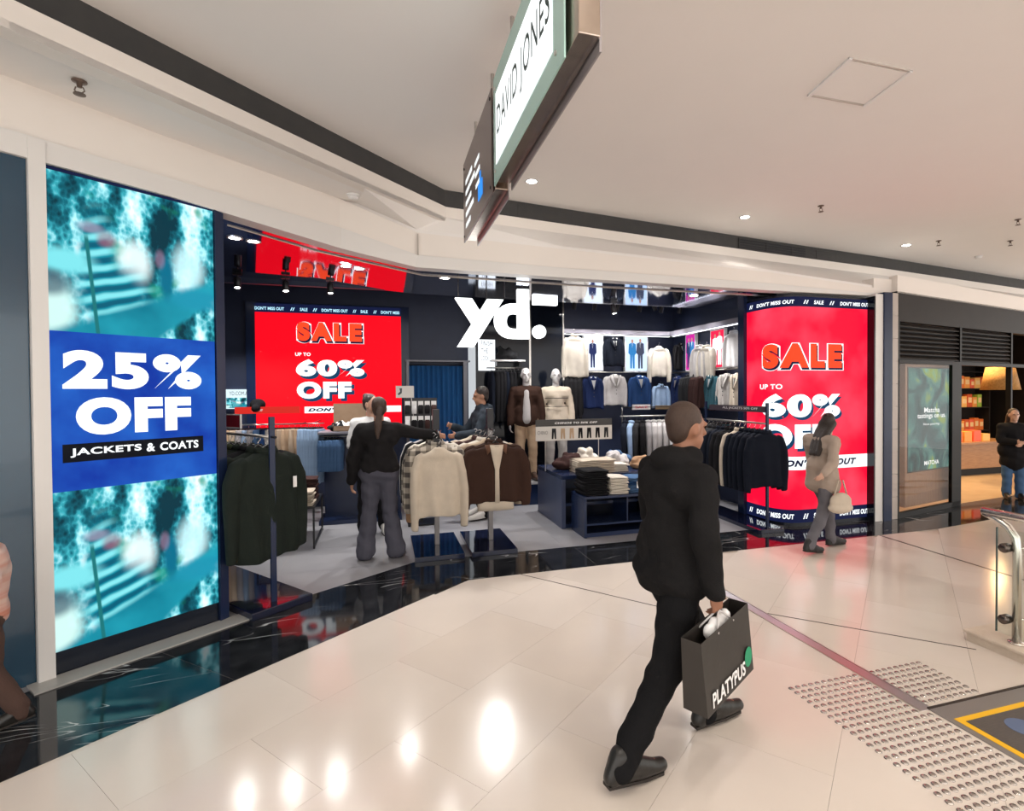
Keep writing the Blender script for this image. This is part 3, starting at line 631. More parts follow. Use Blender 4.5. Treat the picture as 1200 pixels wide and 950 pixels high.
# ================================================================ BACK-WALL SCREEN
BSY = 8.44
bs = empty('digital_billboard', at_y(385, 440, BSY+.05)*1, 0, 'wide landscape red LED screen on the back wall above the hanging trousers', 'screen'); bs.location.z = 0
def BS(lf=0): return lambda x, z: V3((x, BSY-lf, z))
bx0, bx1 = at_y(299, 400, BSY).x, at_y(470, 400, BSY).x
bz1 = at_y(385, 368, BSY).z; bzt = at_y(385, 358, BSY).z; bz0 = at_y(385, 512, BSY).z
MB().box(bx0-.12, bx1+.12, BSY+.002, BSY+.1, bz0-.3, bzt+.02).build('cabinet', M_NAVY, bs)
bp_ = MB().grid(lambda u, v: V3((bx0+(bx1-bx0)*u, BSY, bz0+(bz1-bz0)*v))).build('picture', E_REDB, bs)
btk = MB().grid(lambda u, v: V3((bx0+(bx1-bx0)*u, BSY, bz1+(bzt-bz1)*v))).build('ticker', E_NAVY, bs)
BBOX = {'sale': ((348, 400), (424, 378)), 'upto': ((346, 417), (364, 413)), 'pct': ((347, 441), (427, 421)), 'off': ((348, 467), (412, 447))}
def bbox_(k):
    (x0, y0), (x1, y1) = BBOX[k]; a = at_y(x0, y0, BSY); c = at_y(x1, y1, BSY); xm = (x0+x1)/2
    return (a.x, at_y(xm, y0, BSY).z), (c.x, at_y(xm, y1, BSY).z)
sale_set(BS, bbox_, bp_, 1, .035)
q0, q1 = at_y(357, 484, BSY), at_y(470, 475, BSY)
bb = MB().grid(lambda u, v: V3((q0.x+(q1.x-q0.x)*u, BSY-.004, q0.z+(q1.z-q0.z)*v))).build('banner', E_WHITE, bp_)
ctext("DON'T MISS OUT", BS(.008), at_y(361, 480, BSY).x, at_y(452, 480, BSY).x, q0.z+.022, q1.z-.022, .06, E_INK, bb, .3, 1.18, n=0)
wd = bx1-bx0
for t, u0, u1 in (("DON'T MISS OUT", .0, .19), ('//', .23, .26), ('SALE', .295, .345), ('//', .38, .41), ("DON'T MISS OUT", .44, .62), ('//', .655, .68), ('SALE', .71, .76), ('//', .80, .825), ("DON'T MISS", .855, .99)):
    ctext(t, BS(.004), bx0+wd*u0, bx0+wd*u1, bz1+(bzt-bz1)*.25, bz1+(bzt-bz1)*.62, .035, E_PALE, btk, 0, 1.03, n=0)

# ================================================================ HANGING LOGO SIGN
YS = 6.05
M_LOGO = em('logo_white', (.97, 1, 1), 2.6)
lg = empty('hanging_logo', at_y(592, 410, YS), 0, 'glowing white hanging letters reading yd. inside the shop entrance', 'sign')
def extr(mb_fn, name, m, parent, dy):
    a = mb_fn(0); n = len(a.v); c = MB(); c.v = [v.copy() for v in a.v]+[v+V3((0, dy, 0)) for v in a.v]; c.f = list(a.f)+[tuple(n+i for i in f)[::-1] for f in a.f]
    cnt = {}
    for f in a.f:
        for i in range(len(f)): e = (f[i], f[(i+1) % len(f)]); cnt[e] = 1
    for (i, j) in cnt:
        if (j, i) not in cnt: c.f.append((j, i, n+i, n+j))
    return c.build(name, m, parent)
def yb(x0, y0, x1, y1): a, c = at_y(x0, y1, YS), at_y(x1, y0, YS); return a.x, c.x, a.z, c.z
for ch, bxx, of in (('y', yb(534, 351, 590, 406), .042), ('d', yb(580, 339, 620, 396), .036), ('.', yb(625, 381, 640, 396), .03)):
    extr(lambda k: MB().text(ch, lambda u, v: V3((u, YS, v)), *bxx, of, 0, 1, 8), 'letter', M_LOGO, lg, .06)
for x in (537, 570, 591, 612):
    p = at_y(x, 350, YS+.03); MB().tube([(p.x, p.y, p.z), (p.x, p.y, 2.945)], .008, 8).build('rod', M_BLK, lg)
lb = at_y(622, 358, 6.9); lb1 = at_y(650, 344, 6.9)
tag(MB().box(lb.x, lb1.x, 6.78, 6.84, lb.z, lb1.z).build('light_box', em('panel_white', (1, .99, .97), 3.0)), 'plain glowing white rectangular light panel behind the hanging letters', 'light panel')

# ================================================================ HANGING MALL SIGNS
M_BR = mat('brushed_bronze_steel', (.60, .50, .42), .24, metal=1, col2=(.46, .38, .32), scale=6, stretch=(1, 4, 1)); M_MINT = mat('frosted_mint_glass', (.40, .62, .56), .25)
def hang_sign(name, y0, y1, x0, x1, z0, z1, label):
    t = empty(name, (x0, (y0+y1)/2, z0), 0, label, 'sign')
    MB().box(x0, x1, y0, y1, z0+.01, z1).build('housing', M_BR, t, bevel=.004)
    for y in (y0+.25, y1-.25): MB().tube([(x0+.04, y, z1-.01), (x0+.04, y, CZ)], .012, 8).build('hanger_rod', M_STEEL, t)
    MB().box(x1+.004, x1+.012, y0+.02, y1, z0-.03, z1-.06).build('side_panel', mat('sign_grey', (.40, .37, .38), .3, metal=.5), t); return t
g = hang_sign('hanging_sign', 1.76, 3.14, .675, .758, 2.95, 3.60, 'double-sided hanging store sign with a lit white face lettered DAVID JONES')
gp = MB().box(.655, .662, 1.86, 3.13, 2.93, 3.56).build('glass_face', M_MINT, g)
gl = MB().box(.6525, .6545, 1.99, 3.06, 3.03, 3.44).build('lit_face', em('sign_white', (.96, 1, 1), 1.15), gp)
MB().text('DAVID JONES', lambda u, v: V3((.651, u, v)), 3.02, 2.02, 3.13, 3.34, .004, 0, 1.1, 5).build('lettering', mat('sign_ink', (.02, .05, .05), .5), gl)
for y in (1.95, 3.08):
    for z in (3.0, 3.48): MB().lathe((.655, y, z), [(.001, 0), (.010, 0), (.010, .006), (.001, .006)], 12, (-1, 0, 0)).build('standoff', M_STEEL, gp)
g2 = hang_sign('hanging_sign', 3.19, 4.33, .675, .758, 2.93, 3.55, 'dark bronze hanging directory sign with small white lines and a blue symbol')
gd = MB().box(.655, .664, 3.20, 4.34, 2.92, 3.55).build('directory_face', mat('bronze_face', (.20, .16, .15), .3, metal=.5), g2)
E_TXT = em('sign_text_white', (.9, .95, .95), 1.0)
for j in range(5):
    z = 3.36-j*.085; y1 = 4.22-.0*j; ln = (.30, .42, .26, .36, .22)[j]
    for a_, b_ in ((0, ln*.45), (ln*.5, ln)): MB().box(.653, .655, y1-b_, y1-a_, z-.018, z+.018).build('text_line', E_TXT, gd)
for j in range(3): MB().box(.653, .655, 3.62-.02*j, 3.80-.02*j, 3.31-j*.085, 3.34-j*.085).build('text_line', E_TXT, gd)
MB().box(.652, .655, 3.50, 3.66, 3.02, 3.13).box(.652, .655, 3.56, 3.60, 3.13, 3.2).build('symbol', em('sign_blue', (.03, .28, .9), 1.0), gd)
for y in (3.23, 4.3):
    for z in (2.96, 3.5): MB().lathe((.655, y, z), [(.001, 0), (.010, 0), (.010, .006), (.001, .006)], 12, (-1, 0, 0)).build('standoff', M_BLK, gd)
# ================================================================ SOFT SHAPES
def blob(mb, name, m, voxel=.012, it=5, parent=None, disp=None, local=True):
    me = bpy.data.meshes.new('tmp'); me.from_pydata([tuple(v) for v in mb.v], [], mb.f); o = bpy.data.objects.new('tmp', me); COL.objects.link(o)
    r = o.modifiers.new('r', 'REMESH'); r.mode = 'VOXEL'; r.voxel_size = voxel; r.use_smooth_shade = True
    s = o.modifiers.new('s', 'SMOOTH'); s.factor = .5; s.iterations = it
    dg = bpy.context.evaluated_depsgraph_get(); dg.update(); nm = bpy.data.meshes.new_from_object(o.evaluated_get(dg)); nm.name = name
    bpy.data.objects.remove(o); bpy.data.meshes.remove(me)
    if disp:
        for v in nm.vertices: v.co = disp(v.co)
    if parent is not None and not local:
        Mi = wm(parent).inverted()
        for v in nm.vertices: v.co = Mi @ v.co
    nm.materials.clear(); nm.materials.append(m); nm.polygons.foreach_set('use_smooth', [True]*len(nm.polygons))
    ob = bpy.data.objects.new(name, nm); COL.objects.link(ob); ob.parent = parent; return ob
def ring(z, hw, th, n=22, cx=0, cy=0, e=.8):
    out = []
    for k in range(n):
        a = 2*math.pi*k/n; c, s_ = math.cos(a), math.sin(a)
        out.append(V3((cx+hw*math.copysign(abs(c)**e, c), cy+th*math.copysign(abs(s_)**e, s_), z)))
    return out
PROTO = []
def add_hanger(root, m, w=.19, z=-.125, clip=False):
    h = MB(); pts = [(.0, 0, -.055)]
    for k in range(9):
        a = -math.pi/2+math.pi*1.35*k/8; pts.append((.016*math.cos(a), 0, -.016+.016*math.sin(a)))
    h.tube(pts, .0028, 5); h.build('hook', mat('chrome', (.7, .7, .7), .15, metal=1), root, True, local=True)
    MB().tube([(-w, 0, z-.045), (-w*.5, 0, z-.01), (0, 0, -.055), (w*.5, 0, z-.01), (w, 0, z-.045)], .008, 6).build('hanger', m, root, True, local=True)
M_HANG = mat('hanger_black', (.012, .012, .014), .4)
def top_proto(name, L, w, th, m, sleeve=.6, collar=True, ph=0.0, voxel=.014, rib=False, amp=.012, long=True):
    b = MB(); rg = [(-.075, .055, .045), (-.10, .075, .055), (-.12, .13, .06), (-.145, .19, .068), (-.19, w*.92, th*.85), (-.33, w, th), (-.55, w*.98, th*1.05), (-L+.05, w*1.03, th*1.05), (-L, w*1.0, th*.98)]
    b.loft([ring(*r) for r in rg])
    for sg in (-1, 1):
        P = [(sg*.17, 0, -.155, .045), (sg*(w-.02), 0, -.18, .058), (sg*(w+.025), -.005, -.30, .060), (sg*(w+.04), -.012, -.45, .053), (sg*(w+.043), -.015, -.45-sleeve*.28, .047), (sg*(w+.04), -.018, -.18-sleeve, .042)]
        b.tube([p[:3] for p in P], [p[3] for p in P], 10)
    def disp(c):
        t = min(max((-c.z-.18)/.5, 0), 1); c = c.copy()
        c.y += amp*t*math.sin(c.x*34+ph+c.z*4)+amp*.5*math.sin(c.x*13+ph*2+c.z*9)*t; c.z += .008*t*math.sin(c.x*18+ph); return c
    o = blob(b, name, m, voxel, 4, None, disp); PROTO.append(o); add_hanger(o, M_HANG)
    if collar:
        cl = MB(); n = 14
        for k in range(1): cl.loft([[V3((.062*math.cos(2*math.pi*q/n)*(1+.25*j), .052*math.sin(2*math.pi*q/n)*(1+.3*j)-.004, -.075-.035*j+.012*math.cos(2*math.pi*q/n)**2)) for q in range(n)] for j in (0, .5, 1)], False)
        co = cl.build('collar', m, o, True, local=True); sd = co.modifiers.new('t', 'SOLIDIFY'); sd.thickness = .008
    return o
def front_y(z, th): return -(th*1.02 if z < -.3 else th*(.55+.45*min(1, max(0, (-z-.1)/.2))))
def blazer_proto(name, L, w, th, m, shirt, tie=None):
    o = top_proto(name, L, w, th, m, .58, False)
    def strip(poly, lf, nm, mm, sub=8):
        b = MB(); A = [p[0] for p in poly]; zs = [p[1] for p in poly]
        b.ribbon([V3((p[0], front_y(p[2], th)-lf, p[2])) for p in poly], [V3((p[1], front_y(p[2], th)-lf, p[2])) for p in poly], V3((0, .006, 0))); return b.build(nm, mm, o, True, local=True)
    V = [(-.085+.085*k/6, .085-.085*k/6, -.10-.26*k/6) for k in range(7)]; V[-1] = (-.004, .004, -.36)
    sh = strip(V, .012, 'shirt_front', shirt)
    for sg in (-1, 1):
        lp = [(sg*(.085-.083*k/6), sg*(.085-.083*k/6+(.055, .07, .085, .075, .06, .04, .006)[k]), -.10-.27*k/6) for k in range(7)]
        if sg < 0: lp = [(b, a, z) for a, b, z in lp]
        strip(lp, .02, 'lapel', m)
    if tie: strip([(-.014, .014, -.115), (-.010, .010, -.14), (-.018, .018, -.22), (-.016, .016, -.33), (-.002, .002, -.35)], .02, 'tie', tie)
    for z in (-.42, -.50): MB().lathe((.0, front_y(z, th)-.012, z), [(.001, -.003), (.011, -.003), (.011, .003), (.001, .003)], 10, (0, -1, 0)).build('button', M_HANG, o, local=True)
    return o
def trouser_proto(name, L, m, w=.11):
    b = MB()
    for sg in (-1, 1):
        b.loft([ring(-.07, w*.55, .03, 14, sg*w*.5), ring(-.2, w*.62, .045, 14, sg*w*.52), ring(-.45, w*.55, .04, 14, sg*w*.55), ring(-L, w*.5, .035, 14, sg*w*.56)])
    b.loft([ring(-.06, w*.98, .03, 16), ring(-.12, w*1.05, .04, 16), ring(-.26, w*1.1, .05, 16)])
    o = blob(b, name, m, .012, 3, None, lambda c: V3((c.x, c.y+.006*math.sin(c.x*60+c.z*5), c.z))); PROTO.append(o)
    h = MB().tube([(0, 0, -.04), (0, 0, -.01), (.012, 0, .006), (.0, 0, .016), (-.012, 0, .008)], .0028, 5).build('hook', mat('chrome', (.7, .7, .7), .15, metal=1), o, True, local=True)
    MB().box(-w*.9, w*.9, -.008, .008, -.055, -.038).build('hanger', M_HANG, o, local=True); return o
def place(p, loc, rz=0, m=None, label=None, cat=None, group=None, sc=1.0, tilt=0, drop=None):
    c = copy_tree(p); c.location = loc; c.rotation_euler = (tilt, 0, rz); c.scale = (sc, sc, sc) if not isinstance(sc, tuple) else sc
    if m:
        recolor(c, m)
        for ch in c.children:
            if ch.name.split('.')[0] in ('collar', 'lapel'): recolor(ch, m)
    if label: tag(c, label, cat, group)
    return c
def folded(loc, w, d, h, m, rz, label, cat, group, lay=2, name='folded_garment'):
    # a folded garment: stacked rounded layers joined by a rolled front edge
    t = empty(name, loc, rz, label, cat, group)
    hh = h/lay
    for k in range(lay):
        rgs = []; j = random.uniform(-.012, .012)
        for i in range(7):
            x = -w/2+w*i/6; e = .86 if i in (0, 6) else 1; n = 14
            rgs.append([V3((x+j, d/2*math.copysign(abs(math.cos(a))**.35, math.cos(a))*(1 if i not in (0, 6) else .96), hh*(k+.5)+hh*.49*e*math.copysign(abs(math.sin(a))**.7, math.sin(a))+.004*math.sin(x*19+k*2)*(k == lay-1))) for a in [2*math.pi*q/n for q in range(n)]])
        MB().loft(rgs).build('layer', m, t, True, local=True)
    return t
def pile(loc, r, h, m, label, seed, name='rumpled_garment'):
    rnd = random.Random(seed); b = MB()
    for k in range(9):
        a = rnd.uniform(0, 6.28); q = r*rnd.uniform(.1, .65); a2 = a+rnd.uniform(1.5, 4); z = h*rnd.uniform(.25, .75)
        b.cone((q*math.cos(a), q*math.sin(a)*.7, h*.3), (q*math.cos(a2), q*math.sin(a2)*.7, z), r*.28, r*.24, 8)
    b.ell((0, 0, h*.3), (r*.95, r*.7, h*.32))
    o = blob(b, name, m, .014, 3, None, lambda c: V3((c.x, c.y, max(c.z+.012*math.sin(c.x*45+c.y*28), .0)))); o.location = loc; return tag(o, label, 'clothes')

# cloth colours
K = {k: cloth(k, c) for k, c in dict(black=(.014, .014, .016), ink=(.010, .013, .022), olive=(.055, .065, .035), green=(.10, .14, .06), deepgreen=(.018, .024, .02), charcoal=(.03, .031, .034), cream=(.60, .52, .42), ivory=(.68, .63, .55), sand=(.48, .38, .28), tan=(.50, .36, .24), brown=(.045, .024, .018), plum=(.06, .032, .03),
    navy=(.012, .022, .075), blue=(.02, .06, .16), royal=(.018, .05, .15), sky=(.32, .45, .66), grey=(.36, .35, .36), lightgrey=(.52, .50, .50), stone=(.42, .40, .38), teal=(.035, .10, .13), white=(.72, .72, .73), jean=(.07, .14, .27), lightjean=(.26, .37, .53), slate=(.085, .085, .11), camel=(.36, .22, .13), hood=(.035, .045, .058)).items()}
def plaid():
    m = mat('cloth_plaid', (.5, .45, .38), .9); nt, b = nodes(m); N, L = nt.nodes, nt.links; tc = N.new('ShaderNodeTexCoord'); sp = N.new('ShaderNodeSeparateXYZ'); L.new(tc.outputs['Object'], sp.inputs[0]); outs = []
    for i in (0, 2):
        s_ = N.new('ShaderNodeMath'); s_.operation = 'MULTIPLY'; s_.inputs[1].default_value = 62; L.new(sp.outputs[i], s_.inputs[0]); q = N.new('ShaderNodeMath'); q.operation = 'SINE'; L.new(s_.outputs[0], q.inputs[0])
        g = N.new('ShaderNodeMath'); g.operation = 'GREATER_THAN'; g.inputs[1].default_value = .1; L.new(q.outputs[0], g.inputs[0]); outs.append(g.outputs[0])
    a = N.new('ShaderNodeMath'); a.operation = 'ADD'; L.new(outs[0], a.inputs[0]); L.new(outs[1], a.inputs[1]); d = N.new('ShaderNodeMath'); d.operation = 'DIVIDE'; d.inputs[1].default_value = 2; L.new(a.outputs[0], d.inputs[0])
    r = N.new('ShaderNodeValToRGB'); r.color_ramp.interpolation = 'CONSTANT'; e = r.color_ramp.elements; e[0].color = (.55, .50, .42, 1); e[1].position = .4; e[1].color = (.26, .23, .19, 1); e2 = e.new(.9); e2.color = (.07, .06, .055, 1)
    L.new(d.outputs[0], r.inputs[0]); L.new(r.outputs[0], b.inputs['Base Color']); return m
K['plaid'] = plaid()

COAT = top_proto('hanging_coat', .84, .25, .085, K['deepgreen'], .64, True, .4)
JACK = top_proto('hanging_jacket', .70, .235, .07, K['black'], .58, True, 1.7)
SWEAT = top_proto('hanging_jumper', .70, .235, .06, K['cream'], .64, False, 2.6, amp=.013)
SHIRT = top_proto('hanging_shirt', .74, .225, .05, K['sky'], .56, True, 3.3, amp=.008)
TROU = trouser_proto('hanging_trousers', .80, K['tan'])
BLAZ = blazer_proto('hanging_blazer', .74, .235, .075, K['navy'], K['white'])
BLAZT = blazer_proto('hanging_blazer', .74, .235, .075, K['black'], K['white'], K['ink'])
BLAZP = blazer_proto('hanging_blazer', .74, .235, .075, K['grey'], K['stone'])

# ================================================================ LEFT COAT RACK
ra = V3((-LN.x, -LN.y, 0)); rb_ = LD.copy()      # along the rail (inwards) and across it
RP = V3((-.835, 4.60, 0)); RL = 1.25
rk = empty('clothes_rack', RP+ra*.55, 0, 'navy clothes rack of dark coats standing against the tall portrait screen', 'clothes rack')
b0 = RP-ra*.10
MB().prism([(b0-rb_*.22)[:2], (b0+rb_*.27)[:2], (b0+rb_*.27+ra*1.4)[:2], (b0-rb_*.22+ra*1.4)[:2]], 0, .06).build('base', mat('gloss_navy', (.008, .012, .035), .08, coat=.6), rk, bevel=.006)
for q in (0, 1.2): MB().obox(RP+ra*q+V3((0, 0, .79)), .045, .02, 1.46, rb_, ra).build('post', M_NAVY, rk, bevel=.003)
MB().tube([RP+V3((0, 0, 1.36)), RP+ra*1.2+V3((0, 0, 1.36))], .011, 10).build('rail', M_STEEL, rk, True)
MB().tube([RP+V3((0, 0, 1.36))-ra*.06, RP+V3((0, 0, 1.36))], .009, 8).build('rail_end', M_BLK, rk, True)
hd = MB().obox(RP+ra*.82+V3((0, 0, 1.47)), .008, .66, .10, rb_, ra).build('header_card', mat('card_red', (.42, .012, .03), .35), rk)
for sg in (-1, 1): MB().obox(RP+ra*.82+V3((0, 0, 1.47+sg*.055)), .014, .68, .01, rb_, ra).build('card_edge', M_WHITE, hd)
MB().obox(RP+ra*.48+V3((0, 0, 1.47)), .014, .012, .12, rb_, ra).build('card_edge', M_WHITE, hd)
cols = ['deepgreen', 'deepgreen', 'black', 'deepgreen', 'olive', 'black', 'olive', 'green', 'green', 'charcoal']
lbl = {'deepgreen': 'dark bottle-green wool coat on the rack against the tall portrait screen', 'black': 'black coat between green coats on the rack against the portrait screen', 'olive': 'olive overcoat towards the wall end of the coat rack', 'green': 'lighter green coat deep in the rack against the portrait screen', 'charcoal': 'charcoal coat at the wall end of the coat rack'}
for i, cn in enumerate(cols):
    place(COAT, RP+ra*(.09+i*.115)+V3((0, 0, 1.352)), PHI+random.uniform(-.16, .16)+(.14 if i == 0 else 0), K[cn], lbl[cn], 'coat', 'coats on the left rack', (1.12+random.uniform(-.06, .1), 1.1, 1.14+random.uniform(-.08, .05)))
pt = RP+ra*.02+rb_*.20+V3((0, 0, .98)); tag(MB().obox(pt, .03, .004, .09, rb_, ra).build('swing_tag', M_WHITE), 'white paper swing tag hanging on the front coat of the left rack', 'price tag')

# ================================================================ TWO-WAY STANDS WITH JUMPERS AND JACKETS
def stand(x0, x1, y0, y1, px, label):
    t = empty('garment_stand', ((x0+x1)/2, (y0+y1)/2, 0), 0, label, 'garment stand')
    MB().box(x0, x1, y0, y1, 0, .05).build('base', mat('gloss_navy', (.008, .012, .035), .08, coat=.6), t, bevel=.005)
    MB().box(px-.025, px+.025, (y0+y1)/2-.035, (y0+y1)/2+.035, .05, 1.50).build('post', mat('post_grey', (.20, .19, .19), .35, metal=.7), t, bevel=.003)
    MB().box(px-.035, px+.035, (y0+y1)/2-.045, (y0+y1)/2+.045, 1.30, 1.52).build('top_cap', M_BLK, t, bevel=.004)
    MB().tube([(px, y0+.12, 1.225), (px, y0+.2, 1.29), (px, y1-.2, 1.29), (px, y1-.12, 1.225)], .012, 8).build('arm', M_BLK, t, True)
    MB().box(px-.04, px+.04, y0+.21, y0+.225, 1.12, 1.22).build('stop_plate', M_BLK, t); return t
xa0, xa1, xb0, xb1 = .30, .80, .87, 1.36
stand(xa0, xa1, 5.42, 6.30, .56, 'low navy-based stand hung with cream jumpers and plaid overshirts'); stand(xb0, xb1, 5.42, 6.30, 1.155, 'low navy-based stand hung with brown jackets')
for i, (p, cn, lb, ct) in enumerate([(SWEAT, 'cream', 'cream crew-neck jumper hung at the front of its stand', 'jumper'), (JACK, 'plaid', 'cream and black plaid overshirt right behind the cream jumper', 'overshirt'), (JACK, 'plaid', 'cream and black plaid overshirt deeper on the jumper stand', 'overshirt'), (SWEAT, 'camel', 'camel brown jumper hung low behind the plaid overshirts', 'jumper'), (SHIRT, 'ivory', 'ivory shirt in the middle of the jumper stand', 'shirt'), (JACK, 'black', 'black jacket towards the back of the jumper stand', 'jacket'), (SHIRT, 'lightgrey', 'light grey shirt at the back of the jumper stand', 'shirt')]):
    dx = (0, -.05, -.10, .02, -.03, -.12, -.16)[i]; z = (1.225, 1.265, 1.275, 1.20, 1.28, 1.285, 1.285)[i]
    place(p, V3((.56+dx*.35, 5.55+i*.095, z)), (0, -.10, -.22, 0, .05, -.25, -.3)[i], K[cn], lb, ct, 'clothes on the jumper stand', (.92 if i == 0 else 1.06, 1.05, 1.14 if i == 0 else 1.08))
br = place(JACK, V3((1.155, 5.56, 1.235)), .0, K['brown'], 'dark brown collared jacket worn open over a cream top at the front of its stand', 'jacket', 'clothes on the jacket stand', (1.2, 1.0, 1.0))
MB().ribbon([V3((-.06, -.075, -.09)), V3((-.045, -.085, -.2)), V3((-.018, -.088, -.35)), V3((-.02, -.09, -.70))], [V3((.06, -.075, -.09)), V3((.045, -.085, -.2)), V3((.018, -.088, -.35)), V3((.02, -.09, -.70))], V3((0, .01, 0))).build('inner_top', K['cream'], br, True, local=True)
MB().loft([ring(-.64, .15, .05), ring(-.72, .165, .055), ring(-.79, .165, .05)]).build('inner_hem', K['cream'], br, True, local=True)
for sg in (-1, 1): MB().ribbon([V3((sg*.02, -.07, -.078)), V3((sg*.055, -.082, -.15))], [V3((sg*.10, -.05, -.09)), V3((sg*.085, -.08, -.19))], V3((0, .012, 0))).build('collar_leaf', mat('cloth_rust', (.13, .06, .035), .9), br, True, local=True)
for i, (cn, p, lb, ct) in enumerate([('brown', JACK, 'dark brown jacket hung behind the open brown jacket', 'jacket'), ('sand', SWEAT, 'sand-coloured jumper among the brown jackets', 'jumper'), ('ivory', SHIRT, 'ivory shirt among the brown jackets', 'shirt'), ('plum', JACK, 'plum-brown jacket at the back of the brown jacket stand', 'jacket'), ('cream', SWEAT, 'cream jumper at the back of the brown jacket stand', 'jumper')]):
    place(p, V3((1.155-.03*i, 5.66+i*.11, 1.26+.005*i)), (.06, -.12, .1, -.15, -.2)[i], K[cn], lb, ct, 'clothes on the jacket stand', (1.18, 1, 1.0))

# ================================================================ DISPLAY TABLES WITH FOLDED STACKS
tb = empty('display_table', (2.8, 6.7, 0), 0, 'tall navy display table piled with folded knitwear below the chinos sign', 'display table')
TX0, TX1, TY0, TY1, TZ = 2.12, 3.7, 6.20, 7.25, .66
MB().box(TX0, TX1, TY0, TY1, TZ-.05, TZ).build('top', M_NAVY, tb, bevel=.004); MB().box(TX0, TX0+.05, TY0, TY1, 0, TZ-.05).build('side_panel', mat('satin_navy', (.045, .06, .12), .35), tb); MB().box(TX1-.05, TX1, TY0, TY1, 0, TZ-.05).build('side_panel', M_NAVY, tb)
MB().box(TX0+.05, TX1-.05, TY1-.05, TY1, 0, TZ-.05).build('back_panel', M_NAVY, tb); MB().box(TX0+.05, TX1-.05, TY0+.02, TY1-.05, .28, .31).build('shelf', M_NAVY, tb); MB().box(TX0+.05, TX1-.05, TY0+.02, TY1-.05, .0, .05).build('plinth', M_NAVY, tb)
ts = empty('display_table', (2.75, 5.95, 0), 0, 'low navy open-shelf display table carrying black and cream folded stacks', 'display table')
SX0, SX1, SY0, SY1, SZ = 2.23, 3.35, 5.72, 6.16, .48
MB().box(SX0, SX1, SY0, SY1, SZ-.03, SZ).build('top', M_NAVY, ts, bevel=.003)
for x in (SX0, SX1-.03): MB().box(x, x+.03, SY0, SY1, .0, SZ-.03).build('side_panel', M_NAVY, ts)
MB().box(SX0+.03, SX1-.03, SY0+.01, SY1, .14, .16).build('shelf', M_NAVY, ts); MB().box(SX0+.03, SX1-.03, SY0+.02, SY1, 0, .05).build('plinth', M_NAVY, ts); MB().box(2.78, 2.795, SY0+.02, SY1-.02, .16, SZ-.03).build('divider', M_NAVY, ts)
z = SZ
for i in range(7): folded(V3((2.40+.012*math.sin(i*2), 5.91, z)), .30, .34, .042, K['black'], random.uniform(-.05, .05), 'black folded jumper in the tall stack on the low open-shelf table', 'folded clothes', 'black folded stack'); z += .0425
z = SZ
for i in range(5): folded(V3((2.70, 5.90, z)), .235, .30, .040, K['ivory'], random.uniform(-.05, .05), 'ivory folded jumper beside the black stack on the low open-shelf table', 'folded clothes', 'ivory folded stack'); z += .0405
z = SZ
for i in range(4): folded(V3((2.98, 5.93, z)), .27, .32, .045, K['jean'] if i != 2 else K['blue'], random.uniform(-.08, .08), 'folded blue jeans beside the ivory stack on the low open-shelf table', 'folded clothes', 'blue jeans stack'); z += .0455
tag(MB().box(2.92, 2.97, 5.755, 5.758, .54, .62).build('swing_tag', M_WHITE), 'white swing tag on the folded blue jeans of the low table', 'price tag')
z = TZ
for i in range(5): folded(V3((2.62, 6.42, z)), .50, .36, .034, K['cream'], random.uniform(-.05, .05), 'cream folded jumper stacked at the front of the tall navy table', 'folded clothes', 'cream folded stack'); z += .0345
z = TZ
for i in range(3): folded(V3((2.92, 6.44, z)), .30, .34, .034, K['ivory'], random.uniform(-.1, .1), 'pale folded jumper beside the cream stack on the tall navy table', 'folded clothes', 'pale folded stack'); z += .0345
pile((2.42, 6.78, TZ), .26, .22, K['plum'], 'rumpled plum-brown jumper lying on the tall navy table', 3)
pile((2.72, 6.98, TZ), .24, .30, K['ivory'], 'rumpled ivory jumper heaped behind the cream stack', 4); pile((3.05, 6.72, TZ), .25, .24, K['lightgrey'], 'rumpled pale grey cardigan draped over the tall navy table', 5)
pile((3.25, 6.98, TZ), .22, .24, K['jean'], 'rumpled blue jeans heaped on the tall navy table', 6); pile((3.40, 6.50, TZ), .22, .18, K['camel'], 'rumpled camel jumper at the walkway end of the tall navy table', 8)
# chinos sign on its stand
cy = 6.66; c0 = at_y(628, 517, cy); c1 = at_y(717, 490, cy); cm = at_y(628, 500, cy).z
sg_ = empty('sale_sign', ((c0.x+c1.x)/2, cy, TZ), 0, 'long white and black sign about chinos standing over the tall navy table', 'sign')
MB().box(c0.x, c1.x, cy, cy+.012, c0.z, cm).build('white_panel', mat('sign_card', (.62, .60, .56), .5), sg_)
hp_ = MB().box(c0.x, c1.x, cy-.002, cy+.014, cm, c1.z).build('black_panel', mat('sign_black', (.02, .018, .016), .4), sg_)
for x in (.12, .82): xx = c0.x+(c1.x-c0.x)*x; MB().tube([(xx, cy+.006, TZ), (xx, cy+.006, c0.z)], .006, 8).build('leg', M_STEEL, sg_)
MB().text('CHINOS TO 50% OFF', lambda u, v: V3((u, cy-.004, v)), c0.x+(c1.x-c0.x)*.24, c0.x+(c1.x-c0.x)*.80, cm+.03, c1.z-.035, .02, .15, 1.04).build('lettering', M_WHITE, hp_)
W_ = c1.x-c0.x; pn = MB().text('CHINO', lambda u, v: V3((u, cy-.003, v)), c0.x+W_*.02, c0.x+W_*.15, c0.z+(cm-c0.z)*.45, c0.z+(cm-c0.z)*.7, .0).build('lettering', mat('sign_grey_ink', (.2, .19, .18), .6), sg_)
